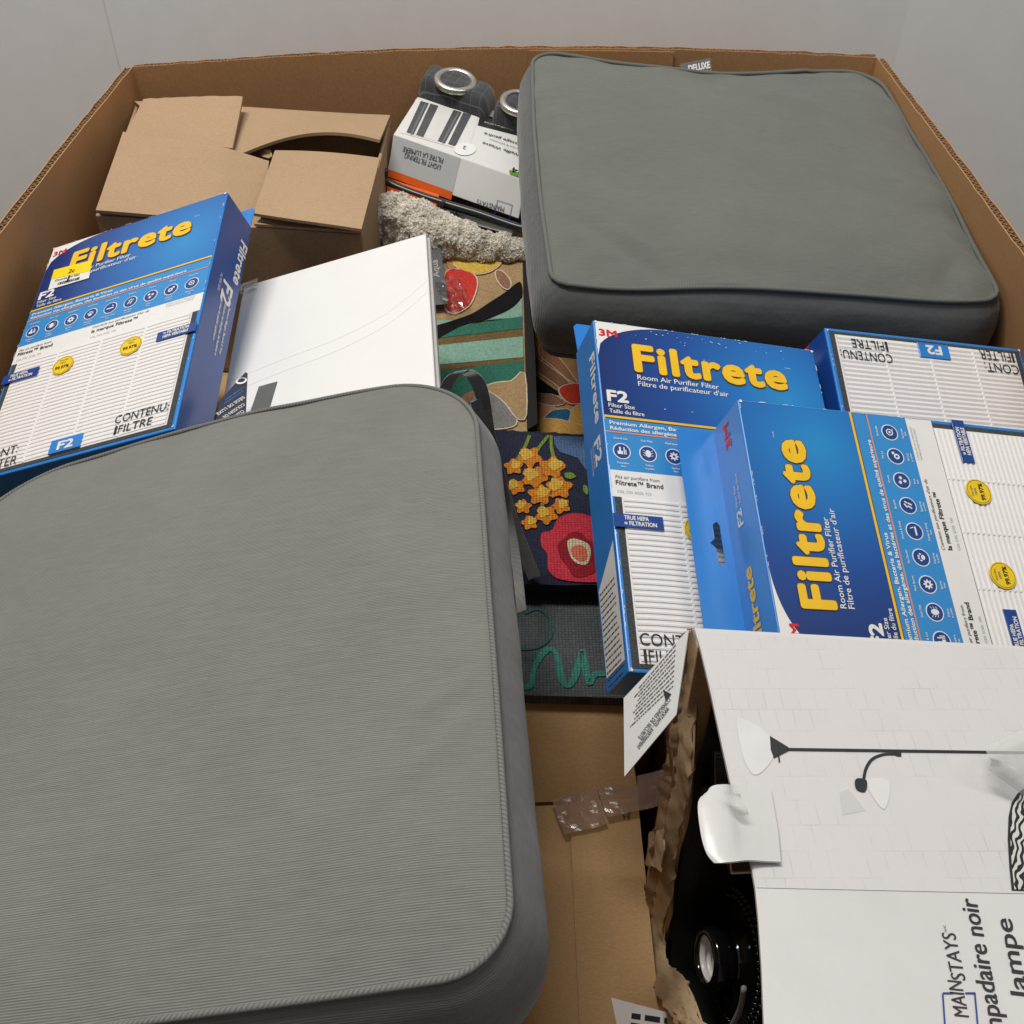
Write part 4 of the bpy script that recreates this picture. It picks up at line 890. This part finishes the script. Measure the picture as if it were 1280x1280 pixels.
def blossom(cx, cy, r, s, flip=1):
    R = random.Random(s); a0 = R.uniform(0, 6)
    motif(r3, P3, [(cx + r * (1 + .22 * math.cos(5 * a + a0)) * math.cos(a) * 1.05, cy + r * .88 * (1 + .22 * math.cos(5 * a + a0)) * math.sin(a)) for a in [i * PI / 12 for i in range(24)]], MO, i3, 2, 0, None, 0, .001)
    motif(r3, P3, [(cx + r * .3 * flip + r * .62 * (1 + .2 * math.cos(4 * a + a0)) * math.cos(a), cy - r * .25 + r * .55 * (1 + .2 * math.cos(3 * a)) * math.sin(a)) for a in [i * PI / 10 for i in range(20)]], MY, i3, 3, 0, None, 0, .001)
for k, (cx, cy, r) in enumerate(((662, 573, 13), (690, 586, 14), (668, 598, 14), (675, 620, 13), (699, 611, 14), (701, 634, 10), (683, 645, 12), (642, 585, 10), (654, 635, 9), (662, 655, 9), (645, 610, 10))): blossom(cx, cy, r, k, 1 if k % 2 else -1)
motif(r3, P3, [(706, 593), (714, 592), (720, 597), (713, 600), (707, 598)], MG, i3, 1, 3); motif(r3, P3, [(730, 607), (735, 612), (734, 620), (729, 614)], MG, i3, 1, 3)
motif(r3, P3, [(677, 668), (690, 664), (697, 650), (715, 643), (735, 646), (752, 656), (770, 690), (765, 726), (706, 727), (686, 715), (684, 694), (677, 684)], MP, i3, 2, 4, None, 0, .001)
motif(r3, P3, [(697, 682), (706, 675), (712, 668), (726, 668), (734, 676), (752, 690), (745, 716), (720, 724), (709, 710), (700, 698)], MDR, i3, 3, 4, None, 0, .001)
motif(r3, P3, [(709, 680), (716, 676), (726, 678), (736, 684), (738, 696), (733, 708), (722, 707), (713, 698)], MC_, i3, 4, 4, None, 0, .001)
motif(r3, P3, [(714, 688), (724, 684), (733, 690), (733, 702), (724, 704), (716, 698)], MS, i3, 5, 4, None, 0, .001)
# dark grey mat with green script
P4 = Plane(.70, -.262, .02)
r4 = thing('script_mat', 'charcoal woven mat with teal brush script lettering', 'mat', (.06, .68, -.31)); i4 = r4.matrix_basis.inverted()
slab(r4, P4, [(560, 728), (800, 728), (800, 873), (560, 866)], .012, pm('mat_charcoal', (90, 95, 97), True), 'mat_body')
MT_ = pm('mat_teal', (66, 140, 124), True); MT2 = pm('mat_dull_teal', (62, 104, 98), True)
stem(r4, P4, i4, [(655, 768), (672, 762), (686, 772), (690, 788), (684, 802), (668, 811), (648, 812)], .0017, MT2)
stem(r4, P4, i4, [(655, 860), (664, 856), (668, 836), (678, 818), (690, 812), (698, 828), (702, 850), (710, 859), (718, 848), (724, 826), (728, 814), (732, 838), (737, 856), (744, 844), (762, 843)], lambda u: .0022 + .0013 * math.sin(u * 17 + 1) ** 2, MT_)
# black hang card with plastic hook on the rug
kc = frame_of(UPl(540, 382, P1.p + Vector((0, 0, .012)), P1.n), UPl(559, 380, P1.p + Vector((0, 0, .012)), P1.n), UPl(539, 306, P1.p + Vector((0, 0, .022)), P1.n))
hc = mk('hang_card', flat('hang_card', [[(-.004, 0), (.0195, 0), (.0195, .087), (-.004, .086)]], .001), plain('card_charcoal', (.035, .036, .038), .4), None, kc); tag(hc, 'narrow charcoal hang card with grey letters on the floral rug', 'hang card')
mk('lettering', tmesh('Aqua', .008, .01, 0, .026), LGINK, hc, T(.0135, .040, .0009, PI / 2)); mk('lettering', tmesh('Home', .006, 0, 0, .022), GINK, hc, T(.0135, .008, .0009, PI / 2))
pb = crumple('plastic_scrap', [U(545, 352, -.15), U(575, 344, -.15), U(590, 385, -.165), U(560, 398, -.17)], 9, .010, .0002, FILM, None, 8); tag(pb, 'crumpled clear plastic film lying on red rug petals', 'plastic film')

# ================================================================== GREY BOX UNDER THE FAR CUSHION, CARD BEHIND IT
gx = mk('grey_carton', boxmesh('grey_carton', (.030, 1.165, -.245), (.46, 1.38, -.128), .004), plain('grey_carton_board', (.16, .17, .19), .6, .1, .1)); tag(gx, 'slate grey carton under the grey green cushion', 'carton')
cb = U(855, 90, -.02); Mk = frame_of(UY(853, 100, 1.432), UY(889, 93, 1.432), UY(847, 79, 1.445))
dc = mk('product_tag', flat('product_tag', [rect(0, -.03, .040, .021)], .0008), plain('tag_slate', (.12, .12, .13), .45), None, Mk); tag(dc, 'small slate card reading DELUXE behind the grey green cushion', 'tag')
mk('lettering', tmesh('DELUXE', .0085, .05, 0, .028), WHITE, dc, T(.010, .0085, .0008)); mk('lettering', tmesh('CUSHION', .0050, .03, 0, .022), WHITE, dc, T(.012, .0010, .0008))

# ================================================================== LAMP BOX
ZT = -.005
lbx = thing('lamp_box', 'torn white floor lamp box with a lamp picture printed on top', 'lamp box', (.30, .27, -.40)); li = lbx.matrix_basis.inverted()
LBW = N('lamp_box_white'); _v = LBW.coord()
LBW = LBW.done(LBW.ramp(LBW.noise(_v, 6, 4), [(.3, (.60, .59, .58)), (.7, (.68, .67, .66))]), .36, LBW.bump(LBW.noise(_v, 18, 5), .25, .004), Coat_Weight=.25, Coat_Roughness=.25)
BRK = N('printed_brick_white'); _v = BRK.coord(rot=(0, 0, .0)); _b = BRK.n('ShaderNodeTexBrick', offset=.5); _b.inputs['Scale'].default_value = 36; _b.inputs['Mortar Size'].default_value = .016; _b.inputs['Mortar Smooth'].default_value = .8; _b.inputs['Brick Width'].default_value = .36; _b.inputs['Row Height'].default_value = .55
BRK.l(_v, _b.inputs['Vector']); _b.inputs['Color1'].default_value = (.60, .585, .58, 1); _b.inputs['Color2'].default_value = (.62, .605, .60, 1); _b.inputs['Mortar'].default_value = (.50, .485, .48, 1)
_c = BRK.mix(BRK.ramp(BRK.noise(_v, 30, 3), [(.34, (0, 0, 0)), (.56, (1, 1, 1))]), _b.outputs['Color'], (.615, .60, .595))
BRK = BRK.done(_c, .40, BRK.bump(BRK.noise(_v, 16, 5), .25, .004), Coat_Weight=.2, Coat_Roughness=.25)
lt = [(868, 785), (876, 812), (889, 868), (900, 920), (912, 975), (930, 1040), (938, 1075), (944, 1110), (948, 1150), (952, 1210), (954, 1262), (956, 1310)]
L3 = [U(x, y, ZT) for x, y in lt]
XB = .478; YF = .07
def ybk(x): return L3[0].y + (x - L3[0].x) * (U(1280, 808, ZT).y - L3[0].y) / (U(1280, 808, ZT).x - L3[0].x)
top = [(p.x, p.y) for p in L3] + [(.118, YF), (XB, YF), (XB, ybk(XB))]
tp = mk('top_panel', flat('top_panel', [top], .0030), LBW, lbx, li @ T(0, 0, ZT - .0015))
mk('panel_lining', flat('panel_lining', [[(x + (.0004 if x < .2 else 0), y - (.0006 if y > .4 else 0)) for x, y in top]], .0012), KTORN, lbx, li @ T(0, 0, ZT - .0037))
def pane(nm, p, q, z0, z1, th, mat):
    d = Vector(q) - Vector(p); n_ = Vector((-d.y, d.x, 0)).normalized() * th; P = [Vector((*p, z1)), Vector((*q, z1)), Vector((*q, z1)) + n_, Vector((*p, z1)) + n_]
    return mk(nm, hexmesh(nm, P + [v + Vector((0, 0, z0 - z1)) for v in P], .0005, 1), mat, lbx, li)
zb = -.40; zt = ZT - .0045
pane('rear_panel', (XB, ybk(XB)), (L3[0].x + .004, ybk(L3[0].x + .004)), zb, zt, .003, KTORN)
pane('right_panel', (XB, YF), (XB, ybk(XB)), zb, zt, .003, LBW); pane('front_panel', (.119, YF), (XB, YF), zb, zt, .003, LBW)
mk('bottom_panel', boxmesh('bottom_panel', (.119, YF, zb - .004), (XB, .43, zb), .0005, 1), KTORN, lbx, li)
# torn end panel: ragged kraft edge folded outwards
outer = [(861, 786), (857, 815), (850, 868), (846, 905), (841, 940), (833, 978), (829, 1015), (822, 1062), (816, 1098), (811, 1128), (812, 1168), (815, 1204), (824, 1236), (843, 1262), (860, 1290), (880, 1325)]
inner = [(867, 790), (872, 818), (871, 868), (868, 905), (866, 955), (860, 1002), (850, 1040), (843, 1080), (840, 1120), (832, 1152), (830, 1180), (834, 1204), (850, 1218), (866, 1246), (880, 1285), (897, 1325)]
ou = [UX(x, y, .1155) for x, y in outer]; inn = [UX(x, y, .1245) for x, y in inner]
ou = [Vector(p) for p in cat([tuple(p) for p in ou], 7, False)]; inn = [Vector(p) for p in cat([tuple(p) for p in inn], 7, False)]
rows = []
for s in range(7):
    q = s / 6; row = []
    for a_, b_ in zip(ou, inn):
        p = a_.lerp(b_, q); p = p + Vector((-.001 * math.sin(PI * q), 0, .0018 * math.sin(PI * q) + .0016 * nz(p, 260, 8)))
        j = .0042 if s in (0, 6) else .0020
        row.append(p + Vector((nz(p, 90, s), nz(p, 110, 2 + s), nz(p, 100, 4 + s))) * j + Vector((0, 0, .003 * nz(p, 45, 9) * (1 - abs(2 * q - 1)))))
    rows.append(row)
mk('torn_edge', sheet('torn_edge', rows, .0013), KTORN, lbx, li)
g = [ou, [Vector((.1160, p.y, p.z * .6 + zb * .4)) for p in ou], [Vector((.1165, p.y, zb)) for p in ou]]
mk('end_panel', sheet('end_panel', g, .002), KLOW, lbx, li)
g = [inn, [Vector((p.x + .003, p.y, p.z - .03 + .008 * nz(p, 40, 3))) for p in inn]]
rows2 = [[p + Vector((-.0035, 0, -.004)) + Vector((nz(p, 140, 11), nz(p, 150, 12), nz(p, 140, 13))) * .004 for p in ou], [p + Vector((-.0005, 0, -.0025)) for p in rows[2]]]
mk('torn_layer', sheet('torn_layer', rows2, .0009), KDARK, lbx, li)
mk('torn_lining', sheet('torn_lining', g, .0015), KTORN, lbx, li)
crumple('kraft_scrap', [UX(812, 1040, .112), UX(830, 1035, .114), UX(826, 1088, .114), UX(806, 1080, .110)], 8, .004, .0012, KTORN, lbx, 6, li)
crumple('kraft_scrap', [UX(834, 925, .104), UX(838, 940, .112), UX(845, 985, .114), UX(840, 985, .112)], 6, .003, .0012, KTORN, lbx, 9, li)
# printed corner flap hanging outwards with the safety text
fa, fb_, fc = U(861, 787, ZT), U(846, 893, -.030), U(781, 971, -.060)
fd = UPl(780, 873, fa, (fb_ - fa).cross(fc - fa).normalized())
MF = frame_of(fd, fa, fd + (fd - fc)); MFi = MF.inverted()
fl_ = [MFi @ p for p in (fd, fc, fb_, fa)]
fo = mk('corner_flap', flat('corner_flap', [[(p.x, p.y) for p in fl_]], .0012), LBW, lbx, li @ MF)
q0 = fl_[3]; wl = (fa - fd).length
if (MF.to_3x3() @ Vector((0, 0, 1))).dot(CAM - fa) < 0: FS = -1
else: FS = 1
# text block upside down, running along the upper edge
def fpix(x, y): q = MFi @ UPl(x, y, fa, MF.to_3x3() @ Vector((0, 0, 1))); return (q.x, q.y)
def ftxt(s, a_, b_, h, bold, mat=GINK):
    p, q = fpix(*a_), fpix(*b_); an = math.atan2(q[1] - p[1], q[0] - p[0]); mk('lettering', tmesh(s, h, bold, 0, math.hypot(q[0] - p[0], q[1] - p[1])), mat, lbx, li @ MF @ T(p[0], p[1], .0010 * FS, an))
ftxt('CONSIGNES DE SÉCURITÉ', (836, 872), (798, 922), .0027, .01, GINK); ftxt('IMPORTANTES - AVERTISSEMENT', (834, 884), (796, 934), .0027, .01, GINK)
p = fpix(840, 868); mk('warning_mark', flat('warning_mark', [[(p[0], p[1]), (p[0] - .006, p[1] - .001), (p[0] - .002, p[1] + .006)]]), INK, lbx, li @ MF @ T(0, 0, .0010 * FS))
a_, b_ = fpix(842, 806), fpix(786, 880); an = math.atan2(b_[1] - a_[1], b_[0] - a_[0])
for k in range(9):
    s_, e_ = fpix(845 - k * .4, 806 + k * 6.4), fpix(789 - k * .6, 872 + k * 5.0); L_ = math.hypot(e_[0] - s_[0], e_[1] - s_[1]); mk('lettering', dashes(L_ * .95, 1, .002, .0007, 20 + k, .15), GINK, lbx, li @ MF @ T(s_[0], s_[1], .0010 * FS, math.atan2(e_[1] - s_[1], e_[0] - s_[0])))
# prints on the top
MTP = Matrix.Translation((0, 0, ZT))
def tpx(x, y): p = U(x, y, ZT); return (p.x, p.y)
def pr(nm, pix, mat, dz=.0005, sm=0, holes=()):
    pts = [tpx(*p) for p in pix]; pts = cat(pts, sm) if sm else pts
    return mk(nm, flat(nm, [pts] + [[tpx(*p) for p in h] for h in holes]), mat, lbx, li @ MTP @ T(0, 0, dz))
pr('brick_print', [(872, 790), (890, 866), (902, 920), (914, 975), (932, 1040), (946, 1110), (1400, 1120), (1400, 822), (1280, 812)], BRK, .0004)
GLASSP = plain('printed_glass_shade', (.665, .655, .65), .4, .04, 0); GLASSP2 = plain('printed_glass_shade_dim', (.63, .62, .61), .4, .04, 0)
pr('printed_shade', [(921, 902), (934, 902), (950, 910), (963, 924), (967, 936), (965, 950), (952, 966), (940, 968), (928, 945)], GLASSP, .0008, 4)
pr('printed_lamp', [(962, 921), (985, 935), (985, 940), (967, 949), (963, 938)], INK, .0010)
pr('printed_lamp', [(984, 936), (1290, 940.5), (1290, 943.5), (984, 939.5)], INK, .0010)
pr('printed_lamp', [(972, 946), (974, 946), (975, 954), (973, 954)], INK, .0010)
arm = cat([tpx(*p) for p in ((1124, 944), (1105, 944), (1090, 950), (1082, 962), (1079, 976))], 6, False)
o1, o2 = [], []
for i, p in enumerate(arm):
    a_, b_ = arm[max(0, i - 1)], arm[min(len(arm) - 1, i + 1)]; dx, dy = b_[0] - a_[0], b_[1] - a_[1]; l_ = math.hypot(dx, dy); o1.append((p[0] - dy / l_ * .0008, p[1] + dx / l_ * .0008)); o2.append((p[0] + dy / l_ * .0008, p[1] - dx / l_ * .0008))
mk('printed_lamp', flat('printed_lamp', [o1 + o2[::-1]]), INK, lbx, li @ MTP @ T(0, 0, .0010))
pr('printed_lamp', [(1119, 940), (1126, 940), (1126, 947), (1119, 946)], INK, .0011); pr('printed_lamp', [(1068, 978), (1072, 974), (1083, 977), (1081, 991), (1070, 988)], INK, .0011, 3)
pr('printed_shade', [(1082, 977), (1096, 974), (1109, 976), (1112, 990), (1106, 1012), (1094, 1002)], GLASSP, .0008, 4)
ZEB = N('printed_zebra'); _v = ZEB.coord(rot=(0, 0, .5)); _w = ZEB.n('ShaderNodeTexWave', i_Scale=105, i_Distortion=9, i_Detail=1.5); _w.inputs['Detail Scale'].default_value = 1.0; ZEB.l(_v, _w.inputs['Vector'])
ZEB = ZEB.done(ZEB.ramp(_w.outputs['Fac'], [(.46, (.012, .012, .013)), (.52, (.6, .58, .55))]), .4)
zo = [(1281, 986), (1272, 992), (1264, 1004), (1260, 1022), (1259, 1050), (1261, 1085), (1264, 1114), (1380, 1118), (1380, 985)]
pr('zebra_print_border', zo, INK, .0008); pr('zebra_print', [(x + 3, y + (3 if y < 1000 else -1)) for x, y in zo], ZEB, .0012)
def lt_(s, a_, b_, h, mat, bold=0, dz=.0006):
    p, q = Vector(tpx(*a_)), Vector(tpx(*b_)); e = (q - p).normalized(); u_ = Vector((-1, -.03))
    M = Matrix(((e.x, u_.x, 0, p.x), (e.y, u_.y, 0, p.y), (0, 0, 1, dz), (0, 0, 0, 1)))
    mk('lettering', tmesh(s, h, bold, 0, (q - p).length), mat, lbx, li @ MTP @ M)
lt_('MAIN', (1211, 1272), (1207, 1228), .0070, INK, .0); lt_('STAYS', (1207, 1226), (1200, 1168), .0070, INK, -.02)
lt_('TM MC', (1184, 1166), (1182, 1157), .0012, INK)
for a_, b_ in (((1178, 1243), (1184, 1330)), ((1178, 1242), (1191, 1242)), ((1206, 1242), (1219, 1242)), ((1218, 1242), (1226, 1330))):
    p, q = Vector(tpx(*a_)), Vector(tpx(*b_)); d = (q - p).normalized(); n_ = Vector((-d.y, d.x)) * .0004; mk('logo_line', flat('logo_line', [[tuple(p + n_), tuple(p - n_), tuple(q - n_), tuple(q + n_)]]), ICB, lbx, li @ MTP @ T(0, 0, .0006))
lt_('Lampadaire noir', (1262, 1327), (1248, 1130), .0088, INK, .012); lt_('lampe', (1286, 1246), (1277, 1152), .0088, INK, .012)
# tab cut in the top, bent up along its crease
tb = [U(x, y, ZT + .004) for x, y in ((914, 979), (972, 984), (976, 1078), (934, 1078))]
def tabpt(x, y, z): return U(x, y, z)
g = [[tabpt(884, 992, 0.0040), tabpt(891, 983, 0.0048), tabpt(908, 981, 0.0048), tabpt(914, 982, ZT + .006), tabpt(940, 983, ZT + .004), tabpt(962, 984, ZT + .003)],
     [tabpt(873, 1004, 0.0032), tabpt(884, 1004, 0.0044), tabpt(908, 1004, 0.0044), tabpt(920, 1004, ZT + .006), tabpt(945, 1004, ZT + .004), tabpt(966, 1004, ZT + .003)],
     [tabpt(876, 1040, 0.0024), tabpt(888, 1040, 0.0040), tabpt(912, 1040, 0.0040), tabpt(926, 1040, ZT + .006), tabpt(950, 1040, ZT + .004), tabpt(972, 1040, ZT + .003)],
     [tabpt(883, 1066, 0.0020), tabpt(894, 1068, 0.0032), tabpt(914, 1068, 0.0032), tabpt(931, 1068, ZT + .006), tabpt(952, 1070, ZT + .004), tabpt(975, 1072, ZT + .003)],
     [tabpt(893, 1079, 0.0020), tabpt(900, 1079, 0.0028), tabpt(916, 1078, 0.0032), tabpt(934, 1076, ZT + .006), tabpt(954, 1077, ZT + .004), tabpt(976, 1078, ZT + .003)]]
g = [[Vector(p) for p in r_] for r_ in zip(*[cat([tuple(r_[c__]) for r_ in g], 5, False) for c__ in range(6)])]; g = [[Vector(p) for p in cat([tuple(q) for q in r_], 3, False)] for r_ in g]
mk('side_tab', sheet('side_tab', g, .0014), LBW, lbx, li)
crumple('tape_scrap', [U(905, 990, .012), U(926, 992, .012), U(936, 1020, .004), U(924, 1022, .004)], 7, .004, .0003, TAPE, lbx, 12, li)
g = []
for k in range(7):
    q = k / 6; row = []
    for j in range(7):
        u = j / 6; x = 1235 + 55 * u + 4 * math.sin(q * 5); y = 962 - 30 * q + 18 * u - 42 * q * q * u + 22 * u * (1 - q); row.append(U(x, y, ZT + .003 + .022 * math.sin(PI * (.12 + .75 * q)) * (1 - .4 * u) + .003 * nz((q, u, 0), 4)))
    g.append(row)
mk('tape_curl', sheet('tape_curl', g, .0003), TAPE, lbx, li)
pr('tape_strip', [(1048, 990), (1060, 986), (1082, 1014), (1052, 1020)], TAPE, .0014)

# ================================================================== THE LAMP INSIDE
GB = plain('gloss_black', (.008, .008, .009), .12, .1, .02, Coat_Weight=.6, Coat_Roughness=.05)
axis = Vector((-.93, -.10, .20)).normalized(); lc = UX(880, 1198, .15) - axis * .007
ML_ = axis.to_track_quat('Z', 'Y').to_matrix()
lp = thing('floor_lamp_base', 'glossy black floor lamp head with white socket inside torn box', 'floor lamp', lc - axis * .03, ML_)
mk('lamp_bowl', lathe('lamp_bowl', [(.001, -.012), (.085, -.010), (.088, -.004), (.084, .000), (.070, .004), (.058, .006), (.054, .010), (.052, .0125), (.047, .0135), (.042, .010), (.034, .011), (.026, .013), (.021, .018), (.0205, .024)], 64), GB, lp)
mk('socket_ring', lathe('socket_ring', [(.020, .012), (.0215, .020), (.0240, .022), (.0240, .034), (.022, .037), (.0178, .037), (.0170, .034), (.0170, .024)], 48), GB, lp)
prof = []
for k in range(5): prof += [(.0168, .0335 - k * .0048), (.0168, .0320 - k * .0048), (.0138, .0300 - k * .0048)]
mk('socket_thread', lathe('socket_thread', prof + [(.0005, .008)], 40), plain('socket_white', (.82, .80, .76), .3, .03, 0), lp)
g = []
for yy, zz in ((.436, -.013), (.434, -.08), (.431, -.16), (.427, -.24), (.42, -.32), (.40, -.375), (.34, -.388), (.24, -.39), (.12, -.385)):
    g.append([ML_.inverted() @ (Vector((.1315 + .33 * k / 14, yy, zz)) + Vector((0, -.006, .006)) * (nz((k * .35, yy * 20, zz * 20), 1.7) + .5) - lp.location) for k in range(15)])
mk('darkening_sheet', sheet('darkening_sheet', g, .001), plain('darkening_sheet_black', (.010, .010, .011), .38, .2, .2, 30), lp)  # added black sheet, stands in for deep shadow inside the box
bme = cached('bd', lambda: lathe('bead', [(.0001, .0030), (.0014, .0026), (.0025, .0010), (.0027, 0)], 8))
for k in range(56):
    an = 2 * PI * k / 56
    for rr_, zz, o_ in ((.0525, .0122, 0), (.0475, .0136, .5)):
        a2 = an + o_ * 2 * PI / 56; mk('bead', bme, GB, lp, Matrix.Translation((rr_ * math.cos(a2), rr_ * math.sin(a2), zz)))
mk('lamp_tube', tube('lamp_tube', [ML_.inverted() @ (p - lp.location) for p in (Vector((.140, .42, -.16)), Vector((.175, .405, -.20)), Vector((.25, .38, -.28)))], .009, 12), GB, lp)
for (ya, za, yb, zb_) in ((.42, -.075, .405, -.07), (.40, -.10, .39, -.09), (.428, -.125, .42, -.12), (.405, -.15, .40, -.14), (.37, -.12, .37, -.11), (.425, -.185, .42, -.18), (.34, -.085, .345, -.08)):  # black poles added to darken the box opening
    mk('darkening_pole', tube('darkening_pole', [ML_.inverted() @ (Vector(p) - lp.location) for p in ((.131 + .02 * random.random(), ya, za), (.46, yb, zb_))], .0165, 16), GB, lp)
mk('lamp_cord', tube('lamp_cord', [ML_.inverted() @ (Vector(p) - lp.location) for p in cat([tuple(UX(930, 1235, .15)), tuple(UX(925, 1262, .152)), tuple(UX(912, 1290, .15)), tuple(UX(900, 1330, .15))], 5, False)], .002, 8), plain('grey_cord', (.25, .25, .25), .35), lp)

# ================================================================== TAPE, SCRAPS ON THE MIDDLE CARTON
def scrap(name, label, pix, z, mat, seed, amp=.002, catg='tape'):
    o = crumple(name, [U(x, y, z) for x, y in pix], 10, amp, .0004, mat, None, seed); tag(o, label, catg); return o
scrap('brown_tape', 'pinkish brown packing tape stuck across the middle carton', ((690, 1000), (742, 978), (760, 1030), (706, 1044)), -.336, BTAPE, 3)
scrap('brown_tape', 'wide brown tape tongue lying below the printed box flap', ((745, 985), (835, 960), (838, 1004), (760, 1022)), -.333, BTAPE, 5)
lb2 = mk('shipping_label', flat('shipping_label', [[(0, 0), (.058, -.006), (.075, -.04), (.02, -.06)]], .0005), PAPER, None, frame_of(U(764, 1247, -.30), U(818, 1255, -.30), U(764, 1235, -.297))); tag(lb2, 'loose white label scrap with black print near the torn box edge', 'label')
mk('lettering', dashes(.030, 3, .0065, .0038, 31), INK, lb2, T(.016, -.012, .0006))
sp_ = mk('staple', tube('staple', [U(777, 1008, -.338), U(779, 1017, -.335), U(781, 1009, -.333), U(784, 1017, -.335), U(786, 1008, -.338)], .0009, 6), plain('staple_white', (.75, .75, .74), .3), None); tag(sp_, 'tiny bright zigzag staple on the middle carton', 'staple')
fp_ = sheet('carton_flap', [[Vector((.052, .54, -.3435)), Vector((.1147, .54, -.3435))], [Vector((.052, .35, -.3425)), Vector((.1147, .35, -.3425))], [Vector((.052, .12, -.3425)), Vector((.1147, .12, -.3425))]], .003, False)
ce = mk('carton_flap', fp_, KLOW, None); tag(ce, 'narrow brown carton flap running beside the torn lamp box', 'flap')
g = []
for i in range(9):
    v = i / 8; row = []
    for j in range(13):
        u = j / 12; p = U(640 + 138 * u, 869 + 7 * u, -.278).lerp(U(650 + 148 * u, 1004 - 8 * u, -.3425), v); row.append(p + Vector((0, 0, .004 * math.sin(PI * v) + .0015 * nz(p, 30, 2))))
    g.append(row)
cf = mk('carton_flap', sheet('carton_flap', g, .003), KLOW, None); tag(cf, 'tan carton flap sloping down below the charcoal script mat', 'flap')
